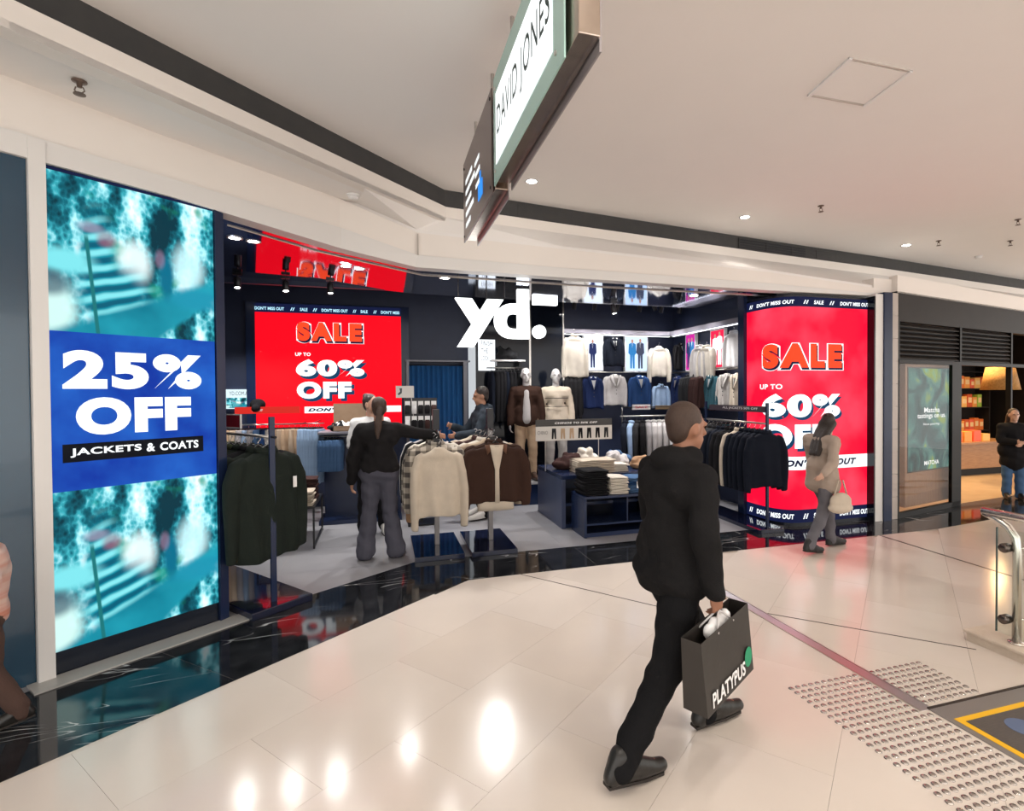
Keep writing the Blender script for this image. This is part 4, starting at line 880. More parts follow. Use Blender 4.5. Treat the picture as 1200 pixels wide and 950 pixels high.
for i in range(7):
    xx = c0.x+W_*(.23+i*.115); hgt = cm-c0.z; mm = [K['charcoal'], K['tan'], K['tan'], K['black'], K['black'], K['black'], K['charcoal']][i]
    MB().add([(xx-.028, cy-.004, c0.z+hgt*.85), (xx+.028, cy-.004, c0.z+hgt*.85), (xx+.032, cy-.004, c0.z+hgt*.12), (xx+.010, cy-.004, c0.z+hgt*.12), (xx, cy-.004, c0.z+hgt*.6), (xx-.010, cy-.004, c0.z+hgt*.12), (xx-.032, cy-.004, c0.z+hgt*.12)], [(0, 6, 5, 4), (0, 4, 1), (1, 4, 3, 2)]).build('trouser_print', mm, sg_)

# ================================================================ RIGHT RACK BESIDE THE CURVED SCREEN
q0, q1 = V3((4.44, 5.25, 0)), V3((4.50, 6.72, 0)); al = (q1-q0).normalized(); ac = V3((al.y, -al.x, 0))
rr = empty('clothes_rack', (q0+q1)/2, 0, 'navy clothes rack of dark jackets in front of the curved red screen', 'clothes rack')
MB().prism([(q0-ac*.18)[:2], (q0+ac*.17)[:2], (q1+ac*.17)[:2], (q1-ac*.18)[:2]], 0, .05).build('base', mat('gloss_navy', (.008, .012, .035), .08, coat=.6), rr, bevel=.004)
for q in (.06, .97): MB().obox(q0.lerp(q1, q)+V3((0, 0, .80)), .03, .03, 1.5, ac, al).build('post', M_NAVY, rr, bevel=.002)
MB().tube([q0.lerp(q1, .06)+V3((0, 0, 1.30)), q0.lerp(q1, .97)+V3((0, 0, 1.30))], .011, 8).build('rail', M_STEEL, rr, True)
hc_ = MB().obox(q0.lerp(q1, .48)+V3((0, 0, 1.47)), .010, 1.25, .075, ac, al).build('header_card', mat('card_dark', (.05, .035, .05), .4), rr)
MB().text('ALL JACKETS 50% OFF', lambda u, v: q0.lerp(q1, .48)-ac*.008+al*u+V3((0, 0, v)), .30, -.45, 1.452, 1.490, .01).build('lettering', M_WHITE, hc_)
rcol = ['ink', 'ink', 'ink', 'ink', 'ink', 'cream', 'black', 'black', 'ink', 'ink', 'charcoal', 'charcoal', 'charcoal']
rl = {'ink': 'midnight navy jacket on the rack in front of the curved red screen', 'cream': 'cream jacket between the dark jackets of the rack by the curved screen', 'black': 'black jacket on the rack in front of the curved red screen', 'charcoal': 'charcoal jacket at the shop end of the rack by the curved screen'}
ang = math.atan2(ac.y, ac.x)
for i, cn in enumerate(rcol):
    place(JACK, q0+al*(.12+i*.103)+V3((0, 0, 1.292)), ang+random.uniform(-.09, .09), K[cn], rl[cn], 'jacket', 'jackets on the right rack', (.94, .85, 1.08))
# ================================================================ INSIDE WALLS OF THE SHOP
M_GLOSSB = mat('gloss_black_panel', (.006, .008, .014), .07, spec=.22)
fx0, fx1 = at_y(557, 400, 8.30).x, at_y(660, 400, 8.30).x
struct(MB().box(fx0, fx1, 8.30, BY, 0, 3.5).build('wall_feature', M_GLOSSB)); struct(MB().box(at_y(620, 400, 8.29).x, at_y(622, 400, 8.29).x, 8.285, 8.30, 0, 3.5).build('trim_21', M_STEEL))
struct(MB().box(fx1-.012, fx1+.012, 8.285, 8.32, 0, 3.5).build('trim_22', M_STEEL)); struct(MB().box(fx0-.075, fx0-.005, 8.26, BY, 0, 2.42).build('trim_23', em('white_edge_light', (.9, .95, 1), .55)))
# fitting room with curtain
cx0, cx1, cz1 = at_y(479, 424, 8.42).x, at_y(549, 424, 8.42).x, at_y(515, 424, 8.42).z
struct(MB().box(cx0-.05, cx1+.04, 8.36, BY, cz1, cz1+.025).box(cx0-.04, cx0, 8.36, BY, 0, cz1).box(cx1-.09, cx1-.03, 8.36, BY, 0, cz1).build('door_1', mat('frame_grey', (.14, .14, .16), .4, metal=.5)))
cu = empty('curtain', ((cx0+cx1)/2, 8.43, 0), 0, 'royal blue pleated fitting room curtain in the back wall', 'curtain')
def cur(j):
    n = 64; return [V3((cx0+(cx1-.1-cx0)*k/n, 8.43+.028*math.sin(k*1.05)*(.6+.4*j)+.008*math.sin(k*.4), cz1-.06-(cz1-.1)*j)) for k in range(n+1)]
MB().ribbon(cur(1), cur(0), V3((0, .004, 0))).build('cloth', mat('curtain_blue', (.016, .13, .36), .8, col2=(.012, .10, .30), scale=3), cu, True)
MB().tube([(cx0, 8.43, cz1-.05), (cx1-.09, 8.43, cz1-.05)], .01, 8).build('rail', M_BLK, cu, True)
# pelmet ledge with light line along back and right walls
pz = at_y(740, 391, 8.4).z
struct(MB().box(fx1+.02, RX, 8.36, BY, pz-.03, pz+.05).box(RX-.2, RX, 6.2, 8.36, pz-.03, pz+.05).build('trim_24', mat('pelmet', (.26, .25, .30), .5)))
tag(MB().box(fx1+.05, RX-.2, 8.375, 8.40, pz-.042, pz-.031).build('light_strip', em('strip_glow', (.9, .93, 1), 3)), 'thin white light strip under the back-wall pelmet', 'light strip')
tag(MB().box(RX-.18, RX-.155, 6.25, 8.3, pz-.042, pz-.031).build('light_strip', em('strip_glow', (.9, .93, 1), 3)), 'thin white light strip under the right-wall pelmet', 'light strip')
# finish-the-look panel
a, c = at_y(561, 434, 8.27), at_y(580, 398, 8.27)
fp = tag(MB().box(a.x, c.x, 8.27, 8.298, a.z, c.z).build('poster_panel', em('panel_soft_white', (.92, .96, 1), 1.3)), 'small lit white panel lettered FINISH THE LOOK', 'sign')
for i, t in enumerate(('FINISH', 'THE', 'LOOK')):
    zt_ = a.z+(c.z-a.z)*(.80-.24*i); MB().text(t, lambda u, v: V3((u, 8.267, v)), a.x+.04, a.x+(.22, .15, .17)[i], zt_, zt_+.075, .0).build('lettering', mat('ink_grey', (.05, .06, .07), .6), fp)
def lrail(x0, x1, y, z, label, wall=BY):
    t = empty('wall_rail', ((x0+x1)/2, y, z), 0, label, 'clothes rail'); MB().tube([(x0, y, z), (x1, y, z)], .010, 8).build('bar', M_STEEL, t, True)
    for x in (x0+.02, x1-.02): MB().tube([(x, y, z), (x, wall, z)], .008, 6).build('bracket', M_BLK, t)
    return t
rz_ = at_y(593, 431, 8.15).z; lrail(fx0+.15, at_y(618, 430, 8.15).x, 8.15, rz_, 'steel rail of black trousers on the gloss black feature wall', 8.30)
sh_ = empty('wall_shelf', (fx0+.45, 8.2, rz_+.12), 0, 'small pale shelf above the black trousers on the feature wall', 'shelf'); MB().box(fx0+.22, fx0+.75, 8.06, 8.30, rz_+.10, rz_+.125).build('board', M_WHITE, sh_); MB().box(fx0+.3, fx0+.31, 8.1, 8.3, rz_+.03, rz_+.1).build('bracket', M_BLK, sh_); MB().box(fx0+.66, fx0+.67, 8.1, 8.3, rz_+.03, rz_+.1).build('bracket', M_BLK, sh_)
pile((fx0+.48, 8.17, rz_+.125), .2, .24, K['charcoal'], 'charcoal folded bag on the small shelf beside the lit panel', 21, 'duffel_bag')
for i in range(9): place(TROU, V3((fx0+.22+i*.062, 8.15, rz_)), math.pi/2+random.uniform(-.25, .25), K['black'] if i % 4 else K['ink'], 'black trousers hanging on the gloss black feature wall', 'trousers', 'black trousers on the feature wall', (1, 1, 1.05))

# lightbox posters
def figure(fn, u, v0, h, suit, skin, parent, lean=0):
    def q(pts, m, nm): MB().add([fn(u+x*h+lean*(y), v0+y*h) for x, y in pts], [tuple(range(len(pts)))]).build(nm, m, parent)
    q([(.045*math.cos(a), .93+.065*math.sin(a)) for a in [6.283*k/12 for k in range(12)]], skin, 'head_print')
    q([(-.13, .83), (-.04, .87), (.04, .87), (.13, .83), (.15, .52), (.09, .46), (-.09, .46), (-.15, .52)], suit, 'jacket_print'); q([(-.09, .47), (0, .47), (-.015, .0), (-.08, .0)], suit, 'leg_print'); q([(0, .47), (.09, .47), (.085, .0), (.02, .0)], suit, 'leg_print'); q([(-.03, .86), (.03, .86), (0, .68)], E_WHITE, 'shirt_print')
E_SKIN = em('print_skin', (.55, .28, .2), 1); E_SUIT1 = em('print_navy', (.02, .03, .12), 1); E_SUIT2 = em('print_blue', (.03, .22, .55), 1); E_SUIT3 = em('print_slate', (.06, .07, .12), 1)
def poster(p0, p1, plane, bg, label, figs):
    f = (lambda px, py: at_y(px, py, 8.42)) if plane == 'b' else (lambda px, py: at_x(px, py, 5.03))
    a, c = f(p0[0], (p0[1]+p1[1])/2), f(p1[0], (p0[1]+p1[1])/2); xm = (p0[0]+p1[0])/2; z1, z0 = f(xm, p0[1]).z, f(xm, p1[1]).z
    A = a.x if plane == 'b' else a.y; B = c.x if plane == 'b' else c.y
    fn = (lambda lf: (lambda u, v: V3((u, 8.42-lf, v)))) if plane == 'b' else (lambda lf: (lambda u, v: V3((5.03-lf, u, v))))
    t = empty('lightbox_poster', fn(0)((A+B)/2, z0), 0, label, 'poster'); nrm = V3((0, .06, 0)) if plane == 'b' else V3((.05, 0, 0)); e = .02*(1 if B > A else -1)
    MB().ribbon([fn(-.002)(A-e, z0-.02), fn(-.002)(B+e, z0-.02)], [fn(-.002)(A-e, z1+.02), fn(-.002)(B+e, z1+.02)], nrm).build('frame', M_WHITE, t)
    pc = MB().grid(lambda u, v: fn(.001)(A+(B-A)*u, z0+(z1-z0)*v)).build('picture', bg, t)
    for fu, fh, su in figs: figure(fn(.004), A+(B-A)*fu, z0+(z1-z0)*.06, (z1-z0)*fh, su, E_SKIN, pc)
E_BG1 = em('poster_white', (.80, .88, 1), 1.4); E_BG2 = em('poster_ice', (.55, .72, 1), 1.3)
poster((685, 394), (706, 433), 'b', E_BG1, 'lit white poster of one man in a dark suit on the back wall', [(.45, .85, E_SUIT1)])
poster((733.5, 395), (758, 434), 'b', E_BG2, 'lit pale blue poster of two men in suits on the back wall', [(.3, .88, E_SUIT2), (.68, .9, E_SUIT3)])
poster((804, 392), (814, 433), 'r', em('poster_magenta', (.5, .01, .28), 1.2), 'lit magenta poster of two men on the right wall', [(.35, .85, E_SUIT1), (.7, .85, E_SUIT2)])
poster((833, 387), (848, 430), 'r', em('poster_red', (.8, .01, .06), 1.2), 'lit red poster of two men in white on the right wall', [(.35, .85, E_WHITE), (.7, .9, E_WHITE)])
# garments shown on the back wall
def bw(p, px, py, m, sc, label, cat, y=8.33, rz=0):
    q = at_y(px, py, y); return place(p, q, rz, m, label, cat, None, sc)
lrail(fx1+.06, RX-.1, 8.34, at_y(720, 436, 8.34).z, 'steel wall rail of display blazers along the back wall'); lrail(fx1+.06, RX-.1, 8.34, at_y(720, 392, 8.34).z-.0, 'upper steel display rail under the back-wall pelmet')
bw(SHIRT, 673, 386, K['ivory'], (.78, 1, 1.08), 'long ivory coat hung high beside the gloss black feature wall', 'coat')
bw(BLAZT, 719, 391, K['ink'], (.62, .9, .74), 'dark navy suit jacket hung high between the two white posters', 'blazer')
bw(SWEAT, 772, 401, K['ivory'], (.70, 1, .86), 'ivory textured jacket hung high beside the pale blue poster', 'jacket'); bw(BLAZT, 798, 398, K['black'], (.5, .9, .72), 'black dinner jacket hung high in the corner of the shop', 'blazer')
bw(BLAZ, 694, 436, K['navy'], (.66, .9, .82), 'navy blazer over a white shirt on the back-wall rail', 'blazer'); bw(BLAZP, 720, 434, K['lightgrey'], (.72, .9, .80), 'pale grey blazer on the back-wall rail', 'blazer'); bw(BLAZ, 749, 435, K['royal'], (.70, .9, .82), 'bright blue blazer over a white shirt on the back-wall rail', 'blazer')
sb = bw(SHIRT, 774, 447, K['sky'], (.58, .9, .62), 'pale blue shirt with a navy bow tie on the back-wall rail', 'shirt')
MB().add([(-.06, -.07, -.10), (-.06, -.07, -.16), (0, -.075, -.13), (.06, -.07, -.10), (.06, -.07, -.16)], [(0, 1, 2), (2, 4, 3)]).build('bow_tie', K['ink'], sb, local=True)
for i, px in enumerate((664, 669, 674, 679)): bw(JACK, px, 436, K['black'], (.6, .8, 1.02), 'long black coat on the back-wall rail next to the feature wall', 'coat', 8.34, 1.2)['group'] = 'black coats by the feature wall'
# garments along the right wall
def rw(p, px, py, m, sc, label, cat, rz=-math.pi/2, x=4.93):
    return place(p, at_x(px, py, x), rz, m, label, cat, None, sc)
zr_ = at_x(830, 434, 4.93).z
t = empty('wall_rail', (4.93, 7.5, zr_), 0, 'steel rail of blazers along the right wall', 'clothes rail'); MB().tube([(4.93, 6.2, zr_), (4.93, 8.4, zr_)], .01, 8).build('bar', M_STEEL, t, True)
for y in (6.25, 7.3, 8.35): MB().tube([(4.93, y, zr_), (RX, y, zr_)], .008, 6).build('bracket', M_BLK, t)
def rwi(p, y, m, sc, label, cat, rz=-math.pi/2): return place(p, V3((4.93, y, zr_)), rz, m, label, cat, None, sc)
yy = lambda px: at_x(px, 440, 4.93).y
rwi(BLAZP, yy(795), K['navy'], (.62, .9, .78), 'navy blazer over a pale shirt at the corner end of the right wall', 'blazer')
for i in range(5): rwi(JACK, yy(806)-i*.055, K['charcoal'], (.6, .6, .78), 'charcoal jacket in the tight row on the right wall', 'jacket', random.uniform(-.15, .15))['group'] = 'charcoal jackets on the right wall'
for i in range(5): rwi(JACK, yy(818)-i*.05, K['plum'], (.6, .6, .84), 'plum-brown jacket in the tight row on the right wall', 'jacket', random.uniform(-.15, .15))['group'] = 'plum jackets on the right wall'
rwi(BLAZ, yy(835), K['teal'], (.60, .9, .80), 'teal blazer on the right wall', 'blazer'); rwi(BLAZP, yy(852), K['stone'], (.72, .9, .78), 'grey checked blazer beside the navy jamb on the right wall', 'blazer'); rwi(BLAZP, yy(865), K['cream'], (.66, .9, .82), 'beige blazer half hidden by the navy jamb', 'blazer')
rw(SHIRT, 820, 400, K['lightgrey'], (.72, 1, .84), 'long pale grey shirt hung high between the two coloured posters', 'shirt'); rw(SHIRT, 828, 400, K['ivory'], (.72, 1, .84), 'long ivory shirt hung high between the two coloured posters', 'shirt'); rw(SHIRT, 860, 383, K['white'], (.7, 1, .8), 'white shirt hung high beside the red poster', 'shirt')
zl_ = at_x(840, 492, 4.9).z
t = empty('wall_rail', (4.9, 7.3, zl_), 0, 'low steel rail of trousers along the right wall', 'clothes rail'); MB().tube([(4.9, 6.7, zl_), (4.9, 8.2, zl_)], .01, 8).build('bar', M_STEEL, t, True)
for y in (6.75, 8.15): MB().tube([(4.9, y, zl_), (RX, y, zl_)], .008, 6).build('bracket', M_BLK, t)
for i in range(14): place(TROU, V3((4.9, 6.8+i*.1, zl_)), random.uniform(-.2, .2), K[('teal', 'charcoal', 'ink', 'plum', 'lightgrey')[(i*3) % 5]], ('teal', 'charcoal', 'ink-blue', 'plum', 'pale grey')[(i*3) % 5]+' trousers on the low rail of the right wall', 'trousers', 'trousers on the right wall')
# freestanding rack of suit jackets in the middle
my, mz = 7.55, at_y(760, 487, 7.55).z; mx0, mx1 = at_y(727, 490, my).x, at_y(822, 490, my).x
mr_ = empty('clothes_rack', ((mx0+mx1)/2, my, 0), 0, 'freestanding steel rack of pale grey suit jackets in the middle of the shop', 'clothes rack')
MB().tube([(mx0, my, mz), (mx1, my, mz)], .012, 8).build('rail', M_STEEL, mr_, True)
for x in (mx0+.03, mx1-.03): MB().tube([(x, my, .02), (x, my, mz+.14)], .014, 8).build('post', M_BLK, mr_, True); MB().box(x-.02, x+.02, my-.25, my+.25, 0, .02).build('foot', M_BLK, mr_)
MB().tube([(mx0+.03, my, mz+.14), (mx1-.03, my, mz+.14)], .008, 8).build('top_bar', M_BLK, mr_, True)
hcd = MB().box(at_y(741, 480, my).x, at_y(762, 480, my).x, my-.006, my+.006, mz+.10, mz+.18).build('header_card', mat('card_white', (.6, .58, .58), .5), mr_); MB().text('SALE', lambda u, v: V3((u, my-.008, v)), at_y(744, 480, my).x, at_y(759, 480, my).x, mz+.12, mz+.155, .02).build('lettering', mat('card_red', (.42, .012, .03), .35), hcd)
MB().box(at_y(768, 480, my).x, at_y(792, 480, my).x, my-.006, my+.006, mz+.10, mz+.16).build('header_card', mat('card_gold', (.16, .11, .06), .5), mr_)
mc = ['ink', 'sky', 'charcoal', 'black', 'grey', 'lightgrey', 'lightgrey', 'lightgrey', 'white', 'lightgrey', 'white', 'grey', 'lightgrey', 'grey']
ml_ = {'ink': 'ink-blue shirt at the end of the middle suit rack', 'sky': 'pale blue shirt between dark shirts on the middle suit rack', 'charcoal': 'charcoal jacket beside the pale blue shirt on the middle rack', 'black': 'black jacket next to the grey suits on the middle rack', 'grey': 'mid grey suit jacket on the freestanding middle rack', 'lightgrey': 'pale grey suit jacket on the freestanding middle rack', 'white': 'white jacket among grey suits on the freestanding middle rack'}
for i, cn in enumerate(mc): place(JACK if i > 1 else SHIRT, V3((mx0+.08+(mx1-mx0-.16)*i/13, my, mz-.008)), 1.05+random.uniform(-.12, .12), K[cn], ml_[cn], 'jacket' if i > 1 else 'shirt', 'clothes on the middle rack', (.86, .8, .92))

# ================================================================ LEFT SIDE OF THE SHOP
ty = 8.05; tz = at_y(320, 497, ty).z; tx0, tx1 = at_y(250, 500, ty).x, at_y(356, 500, ty).x
lrail(tx0, tx1, ty, tz, 'steel rail of hanging chinos below the wide red screen')
tc_ = ['tan', 'sand', 'tan', 'sand', 'grey', 'lightjean', 'grey', 'jean', 'royal', 'stone', 'tan', 'sand', 'tan', 'sand', 'tan']
tl = {'tan': 'tan chinos', 'sand': 'sand-coloured chinos', 'grey': 'grey chinos', 'lightjean': 'light blue jeans', 'jean': 'mid blue jeans', 'royal': 'deep blue trousers', 'stone': 'stone chinos'}
for i, cn in enumerate(tc_): place(TROU, V3((tx0+.06+i*(tx1-tx0-.1)/14, ty, tz-.014)), math.pi/2*.55+random.uniform(-.2, .2), K[cn], tl[cn]+' hanging on the rail below the wide red screen', 'trousers', 'chinos below the red screen', (1.0, 1, .92))
jy = 7.62
for i in range(7): place(TROU, at_y(359+i*2.6, 497, jy), .5+i*.12, K['lightjean'], 'pale blue jeans fanned on the arm beside the chinos', 'jeans', 'pale blue jeans', (1.05, 1, .98), tilt=.0)
q = at_y(367, 497, jy); t = empty('faceout_rail', (q.x, jy, q.z), 0, 'steel face-out arm holding the pale blue jeans', 'clothes arm'); MB().tube([(q.x-.12, jy, q.z+.012), (q.x+.14, jy, q.z+.012)], .008, 6).build('bar', M_STEEL, t, True); MB().tube([(q.x, jy, q.z+.012), (q.x, 8.44, q.z+.012)], .008, 6).build('bracket', M_BLK, t)
# gondola with cardboard box and jeans hung on its edge
gy = 7.30; gz = at_y(400, 506, gy).z; gx0, gx1 = at_y(372, 506, gy).x, at_y(470, 506, gy).x
gd_ = empty('gondola', ((gx0+gx1)/2, gy+.3, 0), 0, 'dark waist-high gondola carrying an open cardboard box', 'display unit')
MB().box(gx0, gx1, gy, gy+.55, gz-.03, gz).build('top', mat('gondola_top', (.22, .22, .26), .4), gd_, bevel=.003); MB().box(gx0+.05, gx1, gy+.3, gy+.5, .05, gz-.03).build('core', M_NAVY, gd_); MB().box(gx0, gx1, gy+.02, gy+.55, 0, .05).build('plinth', M_NAVY, gd_)
MB().tube([(gx0+.02, gy+.08, gz-.06), (gx1, gy+.08, gz-.06)], .008, 6).build('rail', M_STEEL, gd_)
for i in range(6): place(TROU, V3((at_y(379+i*3.6, 512, gy).x, gy+.08, gz-.07)), .9+i*.1, K['jean'], 'mid blue jeans hung under the edge of the dark gondola', 'jeans', 'jeans under the gondola', (.9, 1, .55))
M_KRAFT = mat('kraft_card', (.34, .23, .15), .8, col2=(.30, .2, .125), scale=12); bx = at_y(409, 500, gy+.1); bw2 = (at_y(428, 500, gy+.1).x-at_y(390, 500, gy+.1).x)
cb = empty('cardboard_box', (bx.x, gy+.22, gz), 0, 'open brown cardboard box with white tissue on the dark gondola', 'box'); x0, x1 = bx.x-bw2/2, bx.x+bw2/2
for n_, bxs in (('bottom', (x0, x1, gy+.08, gy+.38, gz, gz+.01)), ('side', (x0, x0+.01, gy+.08, gy+.38, gz, gz+.09)), ('side', (x1-.01, x1, gy+.08, gy+.38, gz, gz+.09)), ('front', (x0, x1, gy+.08, gy+.09, gz, gz+.07)), ('lid', (x0-.01, x1+.01, gy+.37, gy+.385, gz, gz+.36))): MB().box(*bxs).build(n_, M_KRAFT, cb)
tp = MB()
for k in range(7): tp.ell((x0+bw2*(.15+.11*k), gy+.2+.03*math.sin(k*3), gz+.07+.02*math.sin(k*2.1)), (.05, .06, .05), None, 6, 4)
blob(tp, 'tissue', M_WHITE, .016, 1, cb, lambda c: V3((c.x, c.y, c.z+.012*math.sin(c.x*90)*math.cos(c.y*80))), False)
pile((gx0+.22, gy+.2, gz), .14, .13, K['charcoal'], 'small charcoal knit pile beside the cardboard box', 31); pile((gx1-.25, gy+.22, gz), .17, .14, K['black'], 'black knit pile at the curtain end of the dark gondola', 32)
# red header strip over the chinos
hy = 7.75; a, c = at_y(275, 485, hy), at_y(351, 476, hy)
rs_ = empty('sale_strip', ((a.x+c.x)/2, hy, a.z), 0, 'long glossy red header strip lettered SALE above the hanging chinos', 'sign'); MB().box(a.x, c.x, hy, hy+.012, a.z, c.z).build('panel', em('strip_red', (.75, .03, .02), .8), rs_)
MB().text('SALE', lambda u, v: V3((u, hy-.003, v)), at_y(295, 480, hy).x, at_y(308, 480, hy).x, a.z+.03, c.z-.03, .03, .2).build('lettering', M_WHITE, rs_)
for x in (a.x+.1, c.x-.1): MB().tube([(x, hy+.014, a.z+.02), (x, 8.44, a.z+.02)], .006, 6).build('bracket', M_STEEL, rs_)
hat = MB(); hq = at_y(302, 474, hy+.1); hat.ell(hq, (.10, .11, .08)).cone(hq+V3((0, -.08, -.04)), hq+V3((0, -.15, -.05)), .06, .05)
o = blob(hat, 'felt_cap', K['black'], .014, 2); tag(o, 'black rounded cap on display above the glossy red strip', 'cap'); MB().tube([hq+V3((0, 0, -.03)), hq+V3((0, .2, -.12)), V3((hq.x, 8.44, hq.z-.12))], .006, 6).build('peg', M_STEEL, o)
# web address poster on the back wall
a, c = at_y(262, 479, 8.5), at_y(296, 456, 8.5)
wp = tag(MB().box(a.x, c.x, 8.5, 8.53, a.z, c.z).build('web_poster', em('poster_pale', (.72, .88, .95), 1.0)), 'small white lit poster lettered YD.COM.AU beside the red screen', 'poster')
MB().text('YD.COM.AU', lambda u, v: V3((u, 8.497, v)), a.x+(c.x-a.x)*.2, a.x+(c.x-a.x)*.92, c.z-.085, c.z-.03, .0).build('lettering', mat('ink_grey', (.05, .06, .07), .6), wp); MB().grid(lambda u, v: V3((a.x+(c.x-a.x)*(.1+.88*u), 8.496, a.z+.01+(c.z-a.z-.13)*v))).build('picture', E_PIC, wp)
# low frame table with folded trousers
fx, fy0, fy1, fz = -.72, 6.25, 7.1, .46
ft = empty('frame_table', (-1.0, 6.7, 0), 0, 'low black frame table of folded trousers behind the coat rack', 'table'); MB().box(-1.3, fx, fy0, fy1, fz-.02, fz).build('top', M_BLK, ft)
for x in (-1.3, fx-.02):
    for y in (fy0, fy1-.02): MB().box(x, x+.02, y, y+.02, 0, fz-.02).build('leg', M_BLK, ft)
for x in (-1.3, fx-.02): MB().box(x, x+.02, fy0+.02, fy1-.02, .02, .04).build('stretcher', M_BLK, ft)
for k, (cn, y, n_) in enumerate((('cream', 6.42, 4), ('plum', 6.78, 6))):
    z = fz
    for i in range(n_): folded(V3((-.92, y, z)), .34, .28, .042, K[cn], random.uniform(-.06, .06), ('cream' if cn == 'cream' else 'plum-brown')+' folded trousers on the low black frame table', 'folded clothes', 'folded trousers on the frame table'); z += .0425
# sock display
sy = 7.05; a, c = at_y(474, 503, sy), at_y(512, 466, sy)
sd_ = empty('sock_stand', ((a.x+c.x)/2, sy, 0), 0, 'black sock stand hung with two rows of packs in front of the blue curtain', 'display stand'); MB().box(a.x, c.x, sy+.02, sy+.04, a.z-.05, c.z).build('back_panel', M_BLK, sd_); MB().box((a.x+c.x)/2-.02, (a.x+c.x)/2+.02, sy+.01, sy+.05, .02, a.z-.05).build('post', M_BLK, sd_); MB().box((a.x+c.x)/2-.18, (a.x+c.x)/2+.18, sy-.15, sy+.2, 0, .02).build('base', M_BLK, sd_)
W2 = c.x-a.x; H2 = c.z-a.z
for r_ in range(2):
    for i in range(5):
        xx = a.x+W2*(.1+.2*i); zz = c.z-.04-r_*H2*.48; o = empty('sock_pack', (xx, sy, zz-.17), 0, 'pair of socks in a white-topped pack on the black sock stand', 'socks', 'sock packs'); MB().box(xx-.032, xx+.032, sy-.004, sy+.006, zz-.06, zz).build('card', M_WHITE, o)
        MB().loft([ring(zz-.165, .028, .012, 10, xx, sy), ring(zz-.12, .032, .014, 10, xx, sy), ring(zz-.05, .03, .012, 10, xx, sy)]).build('socks', [K['charcoal'], K['white'], K['black'], K['black'], K['plum']][(i+r_) % 5], o, True); MB().tube([(xx, sy+.006, zz-.012), (xx, sy+.02, zz-.012)], .003, 5).build('peg', M_STEEL, o)
a2, c2 = at_y(464, 466, sy), at_y(485, 452, sy); sg2 = tag(MB().box(a2.x, c2.x, sy, sy+.01, a2.z, c2.z).build('sock_sign', mat('sign_card', (.62, .60, .56), .5)), 'small pale card sign standing above the sock stand', 'sign'); MB().tube([((a2.x+c2.x)/2+.08, sy+.015, a2.z+.01), ((a2.x+c2.x)/2+.12, sy+.03, a.z)], .005, 6).build('stem', M_STEEL, sg2)
MB().add([((a2.x+c2.x)/2-.07, sy-.002, c2.z-.03), ((a2.x+c2.x)/2-.035, sy-.002, c2.z-.03), ((a2.x+c2.x)/2-.04, sy-.002, a2.z+.06), ((a2.x+c2.x)/2-.08, sy-.002, a2.z+.03), ((a2.x+c2.x)/2-.09, sy-.002, a2.z+.05), ((a2.x+c2.x)/2-.06, sy-.002, a2.z+.08)], [(0, 1, 2, 5), (5, 2, 3, 4)]).build('sock_print', mat('ink_grey', (.05, .06, .07), .6), sg2)

# ================================================================ TRACK LIGHTING
def track(a, b, label):
    t = empty('light_track', (V3(a)+V3(b))/2, 0, label, 'light track'); A, B = V3(a), V3(b); k = (B-A).normalized(); n = V3((-k.y, k.x, 0)); MB().obox((A+B)/2, (B-A).length, .035, .03, k, n).build('channel', M_BLK, t)
    for q in (.1, .9): p = A.lerp(B, q); MB().tube([p+V3((0, 0, .01)), V3((p.x, p.y, 3.5))], .006, 6).build('suspension_rod', M_BLK, t)
E_LENS = em('spot_lens', (1, .96, .93), 45)
def tspot(p, to, power, label, lit=True, size=1.3):
    p = V3(p); d = (V3(to)-p).normalized(); t = empty('track_spotlight', p, 0, label, 'spotlight', 'track spotlights')
    MB().obox(p, .09, .03, .03).build('adapter', M_BLK, t); MB().tube([p-V3((0, 0, .01)), p-V3((0, 0, .07))], .008, 6).build('stem', M_BLK, t); h = p-V3((0, 0, .10))
    hd_ = MB().lathe(h-d*.06, [(.001, 0), (.034, 0), (.036, .01), (.036, .13), (.032, .13), (.03, .11)], 14, d).build('head', M_BLK, t, True)
    MB().lathe(h-d*.06, [(.001, .112), (.031, .112), (.031, .114), (.001, .114)], 14, d).build('lens', E_LENS if lit else M_STEEL, hd_)
    if power: spot(h+d*.10, to, power, (1, .96, .93), size, .6, .04, t)
track((-2.3, 7.25, 3.30), (.6, 7.25, 3.30), 'black light track above the chinos and gondola'); track((1.2, 7.25, 3.30), (4.9, 7.25, 3.30), 'black light track above the tall navy table'); track((2.8, 7.95, 3.20), (4.95, 7.95, 3.20), 'black light track close to the back-wall blazers'); track((4.45, 7.0, 3.25), (4.45, 8.2, 3.25), 'black light track beside the right wall')
SL = 'black cylinder spotlight on the shop ceiling track'
for x, to in ((-2.0, (-1.9, 8.1, 1.0)), (-1.3, (-1.2, 8.0, 1.0)), (-.5, (-.4, 7.0, .8)), (.3, (.4, 6.2, .6)), (1.5, (1.3, 5.9, .8)), (2.2, (2.4, 7.9, 1.4)), (2.9, (2.8, 6.4, .6)), (3.6, (3.6, 7.3, 1.0)), (4.2, (4.4, 6.0, .8)), (4.8, (3.4, 5.9, 0))): tspot((x, 7.25, 3.285), to, 120, SL)
for x in (2.95, 3.3, 3.7, 4.1, 4.5, 4.85): tspot((x, 7.95, 3.185), (x, 8.5, 1.7), 24, SL, size=1.5)
for y in (7.1, 7.6, 8.1): tspot((4.45, y, 3.235), (5.05, y, 1.6), 24, SL, size=1.5)
